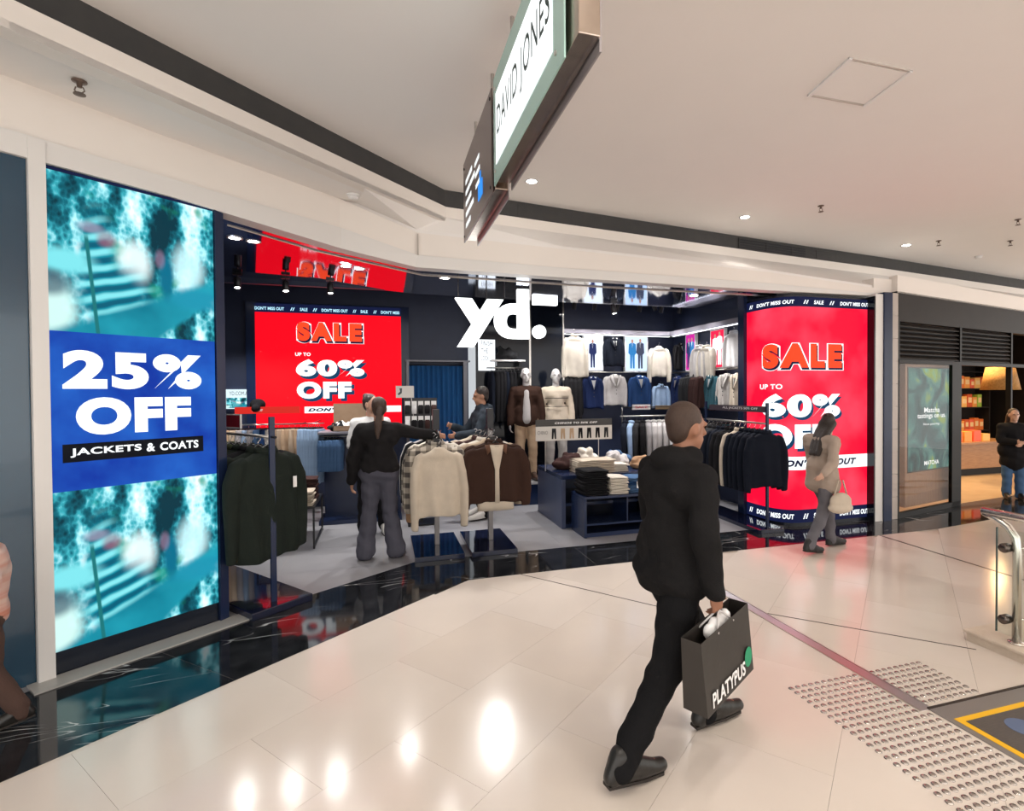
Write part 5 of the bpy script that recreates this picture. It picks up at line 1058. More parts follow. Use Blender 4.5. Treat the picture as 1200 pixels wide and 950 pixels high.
for k, (px, py) in enumerate([(278, 316), (335, 352), (387, 330), (719, 352)]):
    p = at_y(px, py, 6.6); tspot((p.x, 6.6, (3.05 if k == 0 else 3.035 if k < 3 else 2.93)-.018), (p.x+.2, 5.6, 0), 26, 'black cylinder spotlight under the mirrored soffit', size=1.6)
# ================================================================ TEA SHOP NEXT DOOR
M_TBLK = mat('tea_black_frame', (.008, .007, .0065), .5, spec=.2); M_TPAN = mat('tea_bronze_panel', (.016, .0125, .0105), .55, col2=(.02, .0155, .0135), scale=5, spec=.2)
tw = struct(MB().ribbon([TP(-.02, 0, 2.60), TP(7, 0, 2.60)], [TP(-.02, 0, 2.99), TP(7, 0, 2.99)], V3((0, .12, 0))).build('wall_tea_fascia', M_TPAN))
struct(MB().ribbon([TP(-.02, 0, 2.97), TP(7, 0, 2.97)], [TP(-.02, .0, 3.2), TP(7, .0, 3.2)], V3((0, .12, 0))).build('wall_fascia_tea', M_FASC))
for t0, t1 in ((.02, 1.61), (1.66, 3.25)):
    lv = empty('louvre_panel', TP((t0+t1)/2, 0, 2.1), 0, 'dark bronze louvre panel above the %s' % ('glass beside the tea shop screen' if t0 < 1 else 'tea shop doorway'), 'louvre')
    MB().ribbon([TP(t0, -.06, 2.09), TP(t1, -.06, 2.09)], [TP(t0, -.06, 2.595), TP(t1, -.06, 2.595)], V3((0, .02, 0))).build('backing', M_DARK, lv)
    for k in range(8):
        z = 2.11+k*.0605; MB().ribbon([TP(t0, .0, z), TP(t1, .0, z)], [TP(t0, -.045, z+.045), TP(t1, -.045, z+.045)], V3((0, .0, .01))).build('slat', M_TPAN, lv)
for t, nm in ((0, 0), (1.635, 1), (3.28, 2)): struct(MB().ribbon([TP(t-.025, .01, 0), TP(t+.025, .01, 0)], [TP(t-.025, .01, 2.6), TP(t+.025, .01, 2.6)], V3((0, .08, 0))).build('trim_%d' % (12+nm), M_TBLK))
struct(MB().ribbon([TP(0, .015, 2.05), TP(7, .015, 2.05)], [TP(0, .015, 2.10), TP(7, .015, 2.10)], V3((0, .08, 0))).build('trim_15', M_TBLK))
struct(MB().ribbon([TP(0, .012, 0), TP(1.62, .012, 0)], [TP(0, .012, .07), TP(1.62, .012, .07)], V3((0, .05, 0))).build('trim_16', M_TBLK))
w1 = struct(MB().ribbon([TP(.03, -.01, .07), TP(1.40, -.01, .07)], [TP(.03, -.01, 2.05), TP(1.40, -.01, 2.05)], V3((0, .012, 0))).build('window_1', M_SMOKE))
struct(MB().ribbon([TP(1.39, .012, 0), TP(1.62, .012, 0)], [TP(1.39, .012, 2.05), TP(1.62, .012, 2.05)], V3((0, .05, 0))).build('trim_17', M_TBLK))
struct(MB().box(6.4, 16, 5.4, 13, -.011, .0012).build('floor_tea', mat('tea_floor', (.50, .36, .22), .3, col2=(.42, .29, .17), scale=4)))
struct(MB().box(6.4, 16, 9.3, 9.4, 0, 3.2).build('wall_tea_back', M_TPAN)); struct(MB().box(6.40, 6.45, 5.95, 9.3, 0, 3.2).build('wall_tea_left', M_TPAN)); struct(MB().prism([(6.45, 5.6), TP(7, -.15, 0)[:2], (14, 9.4), (6.45, 9.4)], 3.1, 3.15).build('ceiling_tea', M_TPAN)); struct(MB().box(13.9, 14, 6.9, 9.4, 0, 3.2).build('wall_tea_right', M_TPAN))
# digital poster on a timber stand behind the glass
ks = empty('digital_poster', TP(.6, -.2, 0), 0, 'timber-framed digital poster advertising matcha tastings behind tea shop glass', 'screen')
def tea_px(px, py, off):
    r = ray(px, py); p = CP+r*((TEA0+TEAN*off-CP).dot(TEAN)/r.dot(TEAN)); return (p-TEA0).dot(TEAD), p.z
ko = -.10; (ka, kz1), (kb, _), (kc0, kz0) = tea_px(1067, 431, ko), tea_px(1117, 431, ko), tea_px(1067, 553, ko)
MB().ribbon([TP(ka-.07, ko-.03, .07), TP(kb+.06, ko-.03, .07)], [TP(ka-.07, ko-.03, kz1+.06), TP(kb+.06, ko-.03, kz1+.06)], V3((0, .1, 0))).build('stand', mat('poster_timber', (.42, .25, .15), .45, col2=(.34, .19, .11), scale=6, stretch=(6, 1, 1)), ks)
def tea_pic():
    m = bpy.data.materials.new('led_matcha_picture'); nt, b = nodes(m); N, L = nt.nodes, nt.links; b.inputs['Base Color'].default_value = (.004, .004, .004, 1); b.inputs['Specular IOR Level'].default_value = .06; tc = N.new('ShaderNodeTexCoord')
    n = N.new('ShaderNodeTexNoise'); n.inputs['Scale'].default_value = 3.1; n.inputs['Detail'].default_value = 4; n.inputs['Distortion'].default_value = .8; L.new(tc.outputs['UV'], n.inputs['Vector'])
    r = N.new('ShaderNodeValToRGB'); e = r.color_ramp.elements; e[0].position = .32; e[0].color = (.004, .02, .022, 1); e[1].position = .72; e[1].color = (.10, .30, .24, 1)
    for p, c in ((.45, (.01, .06, .065)), (.56, (.05, .17, .15)), (.63, (.18, .26, .03))): q = e.new(p); q.color = (*c, 1)
    L.new(n.outputs[0], r.inputs[0]); L.new(r.outputs[0], b.inputs['Emission Color']); b.inputs['Emission Strength'].default_value = 1.3; return m
kd = MB().grid(lambda u, v: TP(ka+(kb-ka)*u, ko-.024, kz0+(kz1-kz0)*v)).build('picture', tea_pic(), ks)
MB().ribbon([TP(ka-.02, ko-.027, kz0-.02), TP(kb+.02, ko-.027, kz0-.02)], [TP(ka-.02, ko-.027, kz1+.02), TP(kb+.02, ko-.027, kz1+.02)], V3((0, .01, 0))).build('bezel', M_BLK, ks)
def ktext(t, x0, x1, y0, y1, of=.01):
    a, c = tea_px(x0, (y0+y1)/2, ko-.02), tea_px(x1, (y0+y1)/2, ko-.02); za, zc = tea_px((x0+x1)/2, y1, ko-.02)[1], tea_px((x0+x1)/2, y0, ko-.02)[1]
    MB().text(t, lambda u, v: TP(u, ko-.018, v), a[0], c[0], za, zc, of).build('lettering', E_WHITE, kd)
ktext('Matcha', 1083, 1101, 477, 483); ktext('tastings on us.', 1075, 1108, 484, 491); ktext('Now pouring.', 1082, 1101, 495, 498.5, 0); ktext('MATCHA', 1083, 1100, 539, 544, .02)
# woven pendant lamp
lpz = at_d(1172, 442, 9.3); pl = empty('pendant_lamp', (lpz.x, lpz.y, lpz.z-.2), 0, 'glowing amber woven pendant lamp hanging in the tea shop', 'lamp')
c = V3((lpz.x, lpz.y, lpz.z-.22)); sh = MB().lathe(c, [(.28, 0), (.20, .40), (.19, .40), (.27, 0)], 24).build('shade', mat('woven_amber', (.55, .30, .09), .7, col2=(.36, .17, .04), scale=40, bump=.5, bscale=90), pl, True)
MB().ell(c+V3((0, 0, .16)), (.06, .06, .08)).build('bulb', em('amber_bulb', (1, .6, .22), 22), pl, True); MB().tube([c+V3((0, 0, .39)), V3((c.x, c.y, 3.1))], .006, 6).build('cord', M_BLK, pl)
def pt_light(loc, p, col, parent=None):
    l = bpy.data.lights.new('lamp', 'POINT'); l.energy = p; l.color = col; l.shadow_soft_size = .08; o = bpy.data.objects.new('lamp', l); COL.objects.link(o)
    o.location = V3(loc) if not parent else wm(parent).inverted() @ V3(loc); o.parent = parent; return o
pt_light(c+V3((0, 0, .02)), 45, (1, .62, .28), pl)
# tea shelves on the far wall
def tea_shelf(x0, x1, y, zs, label):
    t = empty('tea_shelf', ((x0+x1)/2, y, 0), 0, label, 'shelf')
    MB().box(x0, x1, y+.30, y+.32, .0, 2.3).build('back_panel', M_TPAN, t)
    for x in (x0, x1-.03): MB().box(x, x+.03, y, y+.30, 0, 2.3).build('upright', M_TPAN, t)
    for z in zs: MB().box(x0+.03, x1-.03, y, y+.3, z-.025, z).build('shelf', M_TPAN, t)
    return t
M_TEAB = [mat('tea_box_%d' % i, c, .5) for i, c in enumerate([(.75, .18, .03), (.85, .33, .06), (.80, .12, .05), (.88, .48, .12), (.62, .10, .02), (.35, .5, .06)])]
tlab = ['orange-red tea packet on the tea shop shelves', 'bright orange tea packet on the tea shop shelves', 'red tea packet on the tea shop shelves', 'amber tea packet on the tea shop shelves', 'dark orange tea packet on the tea shop shelves', 'lime green tea packet on the tea shop shelves']
tea_shelf(8.6, 13.2, 8.6, (.78, 1.30, 1.72, 2.1), 'dark tall shelving full of orange tea packets on the tea shop wall')
for z in (.78, 1.30, 1.72):
    x = 8.7
    while x < 13.0:
        wd_ = random.uniform(.11, .17); hh_ = random.uniform(.2, .3); i = random.randrange(6) if z == 1.30 else random.randrange(5)
        o = MB().box(x, x+wd_, 8.63, 8.75, z, z+hh_).build('tea_packet', M_TEAB[i], bevel=.006); tag(o, tlab[i], 'packet', 'tea packets'); MB().box(x+.02, x+wd_-.02, 8.6255, 8.6295, z+hh_*.35, z+hh_*.75).build('front_label', mat('packet_label', (.9, .62, .3), .5), o); x += wd_+.02
ctr = empty('tea_counter', (10.6, 7.9, 0), 0, 'oak tea shop counter on a black plinth', 'counter'); MB().box(9.3, 12.4, 7.55, 8.2, .14, .62).build('body', M_WOOD, ctr, bevel=.004); MB().box(9.34, 12.36, 7.6, 8.15, 0, .14).build('plinth', M_TBLK, ctr); MB().box(9.26, 12.44, 7.5, 8.25, .62, .66).build('worktop', M_WOOD, ctr)
x = 9.5
for i in range(9):
    o = MB().box(x, x+.2, 7.62, 7.8, .66, .66+random.uniform(.14, .26)).build('tea_packet', M_TEAB[i % 5], bevel=.006); tag(o, 'orange tea gift box lined up on the oak tea counter', 'packet', 'gift boxes on the tea counter'); x += .25
for k, (x, y) in enumerate([(8.2, 7.2), (9.6, 7.4), (11, 7.6), (8.0, 8.4), (10, 6.7)]): downlight((x, y), 3.098, 'small warm downlight in the dark tea shop ceiling', 230, .05, 'tea shop downlights', col=(1, .68, .36), size=2.4, m=em('warm_lens', (1, .7, .4), 18))
# second display: narrow shelf seen through the side glass
tea_shelf(7.05, 8.1, 7.6, (.5, 1.0, 1.45, 1.85), 'narrow dark shelf of tea tins behind the side glass of the tea shop')
for z in (.5, 1.0, 1.45):
    for i in range(6):
        o = MB().lathe((7.17+i*.16, 7.72, z), [(.05, 0), (.055, .01), (.055, .17), (.05, .18), (.03, .185)], 14).build('tea_tin', M_TEAB[(i*2+int(z*10)) % 5], None, True); tag(o, 'round orange tea tin on the narrow shelf behind the side glass', 'tin', 'tea tins')

# ================================================================ BALUSTRADE
kb_ = struct(MB().box(3.78, 4.6, -.5, 2.60, -.01, .055).build('wall_kerb', M_STONE)); MB().box(3.765, 4.62, -.5, 2.615, .055, .075).build('coping', M_STONE, kb_, bevel=.006)
ba = empty('balustrade', (3.88, 1.6, .075), 0, 'brushed steel and glass balustrade standing on the stone kerb', 'balustrade')
M_TUBE = mat('satin_steel_tube', (.66, .62, .57), .22, metal=1)
MB().tube([(3.855, 2.56, .882), (3.855, 2.55, .885), (3.855, 2.0, .885), (3.855, -.5, .885)], [.012, .028, .028, .028], 14).build('handrail', M_TUBE, ba, True)
MB().tube([(4.35, 2.60, .92), (4.35, -.5, .92)], .026, 12).build('handrail', M_TUBE, ba, True)
MB().tube([(3.87, 2.36, .078), (3.87, 2.36, .66), (3.868, 2.37, .75), (3.864, 2.41, .81), (3.858, 2.48, .852), (3.855, 2.54, .875)], .024, 14).build('post', M_TUBE, ba, True)
MB().lathe((3.87, 2.36, .075), [(.045, 0), (.045, .008), (.026, .012)], 16).build('base_ring', M_TUBE, ba, True)
MB().tube([(3.87, 1.1, .078), (3.87, 1.1, .87)], .024, 14).build('post', M_TUBE, ba, True)
gp_ = MB().box(3.83, 3.842, .6, 2.455, .12, .80).build('glass_panel', M_GLASS, ba); MB().box(3.8295, 3.8425, 2.452, 2.457, .12, .80).build('glass_edge', mat('glass_edge', (.03, .06, .06), .2), gp_)
for z in (.22, .68):
    MB().lathe((3.80, 2.40, z), [(.001, 0), (.026, 0), (.03, .008), (.03, .05), (.018, .055), (.018, .075)], 14, (1, 0, 0)).build('clamp', mat('clamp_dark', (.12, .10, .09), .25, metal=.9), ba, True)
    MB().tube([(3.89, 2.36, z), (4.3, 2.36, z)], .007, 8).build('spigot', M_TUBE, ba, True)

# ================================================================ ESCALATOR PLATE AND TACTILE STUDS
ep = empty('escalator_landing', (3.5, 1.4, 0), 0, 'grey metal escalator landing plate outlined in yellow', 'floor plate')
MB().box(2.765, 3.775, -.5, 2.085, -.008, .006).build('outer_plate', mat('landing_metal', (.30, .28, .27), .4, metal=.6), ep); MB().box(2.765, 3.775, 2.085, 2.10, -.004, .009).build('edge_strip', M_JOINT, ep)
MB().box(2.80, 3.775, -.5, 1.985, .006, .008).build('yellow_border', mat('safety_yellow', (.85, .47, .01), .45), ep); MB().box(2.835, 3.775, -.5, 1.95, .008, .010).build('tread_mat', mat('tread_dark', (.10, .085, .075), .5, col2=(.07, .06, .055), scale=30, stretch=(1, 12, 1)), ep)
bc = at_z(1200, 852, .01); MB().lathe((bc.x, bc.y, .010), [(.001, 0), (.075, 0), (.075, .0012), (.001, .0012)], 24).build('blue_sticker', mat('sticker_blue', (.10, .14, .24), .5), ep)
M_STUD = mat('stud_steel', (.52, .49, .46), .25, metal=1)
PIT = .0462; studs = []
for j in range(34):
    y = 2.468-j*PIT
    for i in range(12): studs.append((2.219+i*PIT, y))
for j in range(8):
    for i in range(9): studs.append((2.812+i*PIT, 2.468-j*PIT))
def vis(p):
    d = V3((p[0], p[1], 0))-CP; zc_ = d.dot(CF); x = CX+F*d.dot(CR)/zc_; y = CY-F*d.dot(CU)/zc_; return -10 < x < 1215 and y < 965
studs = [p for p in studs if vis(p) and not (p[0] > 2.69 and p[0] < 2.80 and p[1] > 2.08) and not (p[0] > 2.755 and p[1] < 2.10)]
studs.sort(key=lambda p: p[1])
prof = [(.0165, 0), (.0165, .0015), (.0125, .0045), (.0115, .005), (.001, .005)]
sme = None
tg = struct(MB().box(2.19, 2.70, .4, 2.49, -.0115, -.0112).build('floor_tactile_bed', M_GROUT))
for k, p in enumerate(studs[:300]):
    if sme is None: so = MB().lathe((0, 0, 0), prof, 10).build('stud', M_STUD, tg, True, local=True); sme = so.data
    else: so = bpy.data.objects.new('stud', sme); COL.objects.link(so); so.parent = tg
    so.location = wm(tg).inverted() @ V3((p[0], p[1], .0005))
if studs[300:]:
    b = MB()
    for p in studs[300:]: b.lathe((p[0], p[1], .0005), prof, 10)
    so = b.build('studs_beyond', M_STUD, tg, True); so['kind'] = 'stuff'
# ================================================================ PEOPLE AND MANNEQUINS
SKIN = {k: mat('skin_'+k, c, .5, col2=tuple(x*.9 for x in c), scale=9, spec=.35) for k, c in dict(light=(.55, .33, .24), mid=(.42, .22, .14), deep=(.30, .14, .085)).items()}
HAIR = mat('hair_dark', (.018, .012, .010), .45, col2=(.03, .02, .016), scale=30, stretch=(8, 8, 1), bump=.5, bscale=120)
HAIRB = mat('hair_brown', (.06, .032, .02), .5, col2=(.04, .02, .013), scale=30, stretch=(8, 8, 1), bump=.5, bscale=120)
M_EYE = mat('eye_dark', (.01, .008, .008), .15); M_LEATHER = mat('leather_black', (.012, .011, .010), .35, bump=.1, bscale=60); M_SOLE = mat('sole_rubber', (.02, .015, .012), .7)
BASE = dict(pelvis=(0, 0, .95), waist=(0, .0, 1.08), chest=(0, -.01, 1.28), neck=(0, 0, 1.47), head=(0, .02, 1.62), shR=(.18, -.01, 1.385), shL=(-.18, -.01, 1.385), elR=(.24, -.03, 1.13), elL=(-.24, -.03, 1.13), wrR=(.25, .04, .88), wrL=(-.25, .04, .88), hipR=(.085, 0, .92), hipL=(-.085, 0, .92), knR=(.10, .02, .50), knL=(-.10, .02, .50), anR=(.10, -.02, .085), anL=(-.10, -.02, .085), toR=(.12, .17, .03), toL=(-.12, .17, .03))
def person(label, base, head_deg, h, pose, look=0, skin='mid', top=None, legs=None, shoes=M_LEATHER, hair='short', hairm=HAIR, top_len=.0, build=1.0, flare=0, curl=.6, voxel=.012, name='person', cat='person', mannequin=False, hood=False, topname='jacket', sleeve_end=1.0, longcoat=0, nod=0, group=None):
    k = h/1.75; a = math.radians(head_deg); f = V3((math.cos(a), math.sin(a), 0)); r = V3((f.y, -f.x, 0)); o0 = V3(base)
    J = dict(BASE); J.update(pose); W = lambda p: o0+(r*p[0]+f*p[1])*k+V3((0, 0, p[2]*k)); P = {n: W(p) for n, p in J.items()}
    for q_ in ('toR', 'toL'): P[q_].z = max(P[q_].z, o0.z+.044*k)
    hs = .8 if (top_len >= .05 or longcoat) else 1.0
    t = empty(name, o0, 0, label, cat, group); S = lambda x: x*k*build
    skm = SKIN[skin] if not mannequin else mat('mannequin_white', (.56, .55, .55), .4)
    la = a+math.radians(look); hf = V3((math.cos(la), math.sin(la), -nod)).normalized(); hr = V3((hf.y, -hf.x, 0)).normalized(); hu = hr.cross(hf).normalized(); hc = P['head']; g = k*1.0
    b = MB(); b.ell(hc+hu*.02*g-hf*.012*g, (.074*g, .094*g, .105*g), (hr, hf, hu), 16, 12); b.ell(hc-hu*.05*g+hf*.025*g, (.056*g, .066*g, .068*g), (hr, hf, hu), 14, 10); b.cone(hc-hu*.085*g+hf*.062*g, hc-hu*.09*g+hf*.06*g, .026*g, .024*g)
    b.cone(hc+hu*.02*g+hf*.083*g, hc-hu*.018*g+hf*.105*g, .009*g, .015*g, 8)
    b.cone(hc-hu*.048*g+hf*.085*g-hr*.018*g, hc-hu*.048*g+hf*.085*g+hr*.018*g, .009*g, .009*g, 6)
    b.cone(hc+hu*.03*g+hf*.08*g-hr*.035*g, hc+hu*.03*g+hf*.08*g+hr*.035*g, .013*g, .013*g, 6)
    for sg in (-1, 1): b.ell(hc+hr*sg*.076*g-hu*.005*g-hf*.005*g, (.012*g, .022*g, .034*g), (hr, hf, hu), 8, 6)
    b.cone(P['neck']-V3((0, 0, .04*k)), hc-hu*.05*g-hf*.01*g, .056*k, .052*k)
    b.cone(P['shR'], P['shL'], S(.055), S(.055)); b.cone(P['chest'].lerp(P['shR'], .45), P['chest'].lerp(P['shL'], .45), S(.105), S(.105)); b.cone(P['waist']+r*.05*k, P['waist']-r*.05*k, S(.095), S(.095)); b.cone(P['hipR'], P['hipL'], S(.105), S(.105)); b.cone(P['chest'], P['waist'], S(.12), S(.11)); b.cone(P['waist'], P['pelvis'], S(.11), S(.115))
    for sd in 'RL':
        b.cone(P['sh'+sd], P['el'+sd], S(.05), S(.040)); b.cone(P['el'+sd], P['wr'+sd], S(.040), S(.027)); b.cone(P['hip'+sd], P['kn'+sd], S(.085), S(.056)); b.cone(P['kn'+sd], P['an'+sd], S(.055), S(.038)); b.cone(P['an'+sd], P['to'+sd]+V3((0, 0, .01)), .038*k, .028*k)
        # hand: palm, four fingers, thumb
        d = (P['wr'+sd]-P['el'+sd]).normalized(); out = (r if sd == 'R' else -r); side = d.cross(out)
        if side.length < .2: side = d.cross(f)
        side.normalize(); pn = side.cross(d).normalized(); pc = P['wr'+sd]+d*.05*k
        b.ell(pc, (.040*k, .018*k, .052*k), (side, pn, d), 10, 8)
        fw = 1 if side.dot(f) > 0 else -1
        for i in range(4):
            st_ = pc+d*.04*k+side*fw*(.028-.019*i)*k; ln = (.036, .042, .039, .030)[i]*k; bend = (-pn)*(1 if pn.dot(out) > 0 else -1); m1 = st_+(d*(1-curl*.5)+bend*curl*.6).normalized()*ln; m2 = m1+(d*(1-curl*1.2)+bend*curl).normalized()*ln*.8
            b.cone(st_, m1, .0092*k, .0085*k, 6); b.cone(m1, m2, .0085*k, .007*k, 6)
        th = pc+side*fw*.034*k-d*.015*k; b.cone(th, th+(side*fw*.6+d*.8).normalized()*.045*k, .011*k, .008*k, 6)
    body = blob(b, 'body', skm, voxel if mannequin else min(voxel, .0095), 2, t, None, False)
    if not mannequin:
        for sg in (-1, 1): MB().ell(hc+hu*.014*g+hf*.086*g+hr*sg*.031*g, (.011*g, .006*g, .007*g), (hr, hf, hu), 8, 6).build('eye', M_EYE, t, True)
    def wob(s_, amp):
        return lambda c: c+V3((math.sin(c.z*27+s_+c.y*9)+.7*math.sin(c.z*58+c.x*31), math.cos(c.z*21+c.x*17+s_)+.7*math.sin(c.z*49-c.y*37+c.x*12), 0))*amp
    if hair and not mannequin:
        q = MB(); q.ell(hc+hu*.045*g-hf*.028*g, (.083*g, .096*g, .092*g), (hr, hf, hu), 14, 10); q.ell(hc-hf*.052*g+hu*.0*g, (.076*g, .058*g, .085*g), (hr, hf, hu), 12, 8)
        if hair == 'pony': q.ell(hc-hf*.11*g-hu*.005*g, (.034*g, .034*g, .034*g)); q.cone(hc-hf*.125*g-hu*.03*g, P['neck']-f*.12*k-V3((0, 0, .03*k)), .030*g, .042*g); q.cone(P['neck']-f*.12*k-V3((0, 0, .03*k)), P['chest']-f*.14*k+V3((0, 0, .03*k)), .042*g, .018*g)
        if hair == 'long':
            for sg in (-1, 0, 1): q.cone(hc-hf*.05*g+hr*sg*.045*g, P['neck']-f*.115*k+r*sg*.05*k-V3((0, 0, .02*k)), .058*g, .05*g); q.cone(P['neck']-f*.115*k+r*sg*.05*k-V3((0, 0, .02*k)), P['chest']-f*.185*k+r*sg*.05*k-V3((0, 0, .05*k)), .05*g, .032*g)
        if hair == 'bun': q.ell(hc-hf*.09*g+hu*.10*g, (.045*g, .045*g, .042*g))
        blob(q, 'hair', hairm, .011, 2, t, wob(2, .002), False)
    e = .018*k
    if top:
        q = MB(); q.cone(P['shR'], P['shL'], S(.068)+e*.5, S(.068)+e*.5); q.cone(P['chest'].lerp(P['shR'], .5), P['chest'].lerp(P['shL'], .5), S(.112)+e, S(.112)+e); q.cone(P['waist']+r*.06*k, P['waist']-r*.06*k, S(.105)+e, S(.105)+e); q.cone(P['chest'], P['waist'], S(.125)+e, S(.115)+e)
        hb, hl = (.13, .085) if hs < 1 else (.118, .07)
        bot = P['pelvis']-V3((0, 0, top_len*k)); q.cone(P['waist']+r*.06*k, bot+r*hl*k, S(.105)+e, S(hb)+e); q.cone(P['waist']-r*.06*k, bot-r*hl*k, S(.108)+e, S(hb)+e); q.cone(bot+r*hl*k, bot-r*hl*k, S(hb)+e, S(hb)+e); q.cone(P['neck']-V3((0, 0, .03*k)), P['shR'], S(.05), S(.06)); q.cone(P['neck']-V3((0, 0, .03*k)), P['shL'], S(.05), S(.06))
        q.cone(P['chest']+V3((0, 0, .08*k)), P['neck']-V3((0, 0, .03*k)), S(.10), S(.062))
        for sd in 'RL': q.cone(P['sh'+sd], P['el'+sd], S(.056)+e, S(.046)+e); ee = P['el'+sd].lerp(P['wr'+sd], sleeve_end); (q.cone(P['el'+sd], ee, S(.046)+e, S(.034)+e) if sleeve_end > 0 else None)
        if longcoat: q.cone(bot, bot-V3((0, 0, longcoat*k)), S(.15)+e, S(.17)+e)
        if hood: q.ell(P['neck']-f*.06*k-V3((0, 0, .01*k)), (.115*k, .10*k, .065*k), (r, f, V3((0, 0, 1))), 12, 8); q.cone(P['neck']+r*.06*k+f*.02*k, P['neck']-r*.06*k+f*.02*k, .055*k, .055*k)
        blob(q, topname, top, voxel, 4, t, wob(1, (.002 if mannequin else .0045)*k), False)
    if legs:
        q = MB(); q.cone(P['hipR'], P['hipL'], (S(.118)+e*.4)*hs, (S(.118)+e*.4)*hs); q.cone(P['pelvis']+V3((0, 0, .07*k*(hs == 1))), P['pelvis'], (S(.115)+e*.3)*hs, (S(.12)+e*.3)*hs)
        for sd in 'RL': q.cone(P['hip'+sd], P['kn'+sd], S(.093)+e*.6, S(.066)+e*.6); q.cone(P['kn'+sd], P['an'+sd]+V3((0, 0, -.005*k)), S(.066)+e*.6, S(.052+flare)+e*.6)
        blob(q, 'trousers', legs, voxel, 4, t, wob(4, (.002 if mannequin else .0045)*k), False)
    if shoes:
        for sd in 'RL':
            an, to = P['an'+sd], P['to'+sd]; dr = (to-an); dr.z *= .35; dr.normalize(); q = MB(); heel = an-dr*.045*k-V3((0, 0, .035*k)); q.cone(heel, an+V3((0, 0, .05*k)), .042*k, .050*k); q.cone(heel, to+dr*.02*k, .040*k, .036*k); q.cone(an+V3((0, 0, .02*k)), to, .050*k, .036*k); q.cone(heel.lerp(to, .6), to+dr*.045*k, .043*k, .034*k)
            zf = min(heel.z, to.z)-.036*k
            so_ = blob(q, 'shoe', shoes, .010, 2, t, lambda c: V3((c.x, c.y, max(c.z, zf))), False)
            MB().loft([[p+V3((0, 0, dz)) for p in (heel-dr*.032*k-dr.cross(_u0)*.026*k, heel-dr*.032*k+dr.cross(_u0)*.026*k, heel.lerp(to, .7)+dr.cross(_u0)*.036*k, to+dr*.045*k+dr.cross(_u0)*.026*k, to+dr*.066*k, to+dr*.045*k-dr.cross(_u0)*.026*k, heel.lerp(to, .7)-dr.cross(_u0)*.036*k)] for dz in (-.038*k, -.024*k)]).build('sole', M_SOLE, so_)
    return t, P
KB = cloth('walker_black', (.013, .0125, .013)); KT = cloth('walker_trouser', (.010, .010, .011))
# man striding past with a paper bag
base = V3((1.275, 2.20, 0))
man, MP = person('man in black hooded jacket and black trousers striding past the shop with a bag', base, 12, 1.665, dict(pelvis=(0, .02, .93), waist=(0, .03, 1.06), chest=(0, .05, 1.27), neck=(0, .08, 1.465), head=(0, .13, 1.60), shR=(.185, .04, 1.375), shL=(-.185, .06, 1.375), elR=(.265, -.02, 1.12), wrR=(.27, .03, .89), elL=(-.24, .10, 1.13), wrL=(-.23, .26, .98),
    hipR=(.08, .03, .90), hipL=(-.08, .01, .90), knL=(-.06, .24, .53), anL=(-.06, .31, .085), toL=(-.05, .50, .06), knR=(.09, -.09, .49), anR=(.085, -.36, .105), toR=(.085, -.17, .035)), look=-8, skin='deep', top=KB, legs=KT, hair='short', hairm=HAIRB, top_len=.03, build=1.04, hood=True, curl=.95, voxel=.011, topname='hooded_jacket', nod=.1)
# the paper bag in his right hand
n0, n1 = at_d(811, 753, 2.06), at_d(868, 714, 2.36); n0.z = n1.z = .72; bdv = (n1-n0); bl = bdv.length; bdv.normalize(); bnr = V3((bdv.y, -bdv.x, 0)); bh, bd_ = .31, .11; bc_ = (n0+n1)/2-bnr*bd_/2
hand = MP['wrR']+(MP['wrR']-MP['elR']).normalized()*.085; sh_v = hand-V3((bc_.x, bc_.y, hand.z)); sh_v.z = 0; bc_ = bc_+sh_v*.85
bag = empty('shopping_bag', (bc_.x, bc_.y, .41), 0, 'black paper shopping bag lettered PLATYPUS held by the striding man', 'bag'); tl_ = .10
def BG(u, d, z): return V3((bc_.x, bc_.y, 0))+bdv*(u+(.72-z)*.12)+bnr*d+V3((0, 0, z+u*tl_))
M_BAG = mat('bag_paper', (.028, .024, .021), .5, bump=.15, bscale=12)
bb_ = MB(); zt_, zb_ = .72, .41
o8 = [BG(-bl/2, bd_/2, zb_), BG(bl/2, bd_/2, zb_), BG(bl/2, -bd_/2, zb_), BG(-bl/2, -bd_/2, zb_)]; t8 = [BG(-bl/2, bd_/2*.8, zt_), BG(bl/2, bd_/2*.8, zt_), BG(bl/2, -bd_/2*.8, zt_), BG(-bl/2, -bd_/2*.8, zt_)]
bg_o = bb_.add(o8+t8, [(3, 2, 1, 0), (0, 1, 5, 4), (1, 2, 6, 5), (2, 3, 7, 6), (3, 0, 4, 7)]).build('paper_body', M_BAG, bag); sd = bg_o.modifiers.new('t', 'SOLIDIFY'); sd.thickness = .003
MB().text('PLATYPUS', lambda u, v: BG(u, bd_/2+.003, v), -bl*.40, bl*.30, zb_+.02, zb_+.085, .03, 0, 1.04).build('lettering', M_WHITE, bg_o)
MB().add([BG(bl*.38+.035*math.cos(q), bd_/2+.003, zb_+.085+.045*math.sin(q)) for q in [6.283*i/20 for i in range(20)]], [tuple(range(20))]).build('green_emblem', mat('emblem_green', (.01, .28, .13), .5), bg_o)
for dd in (-1, 1):
    pa, pb = BG(-.07, dd*bd_*.4, zt_-.02), BG(.07, dd*bd_*.4, zt_-.02); MB().tube([pa, pa.lerp(hand, .75)+V3((0, 0, .0)), hand-V3((0, 0, .005))+bnr*dd*.006, pb.lerp(hand, .75), pb], .0045, 6).build('handle', mat('bag_cord', (.55, .53, .52), .7), bag, True)
tis = MB()
for i in range(4): tis.ell(BG(-.06+.045*i, 0, zt_-.03+.012*(i % 2)), (.035, .028, .04), None, 6, 4)
blob(tis, 'tissue', M_WHITE, .014, 1, bag, None, False)

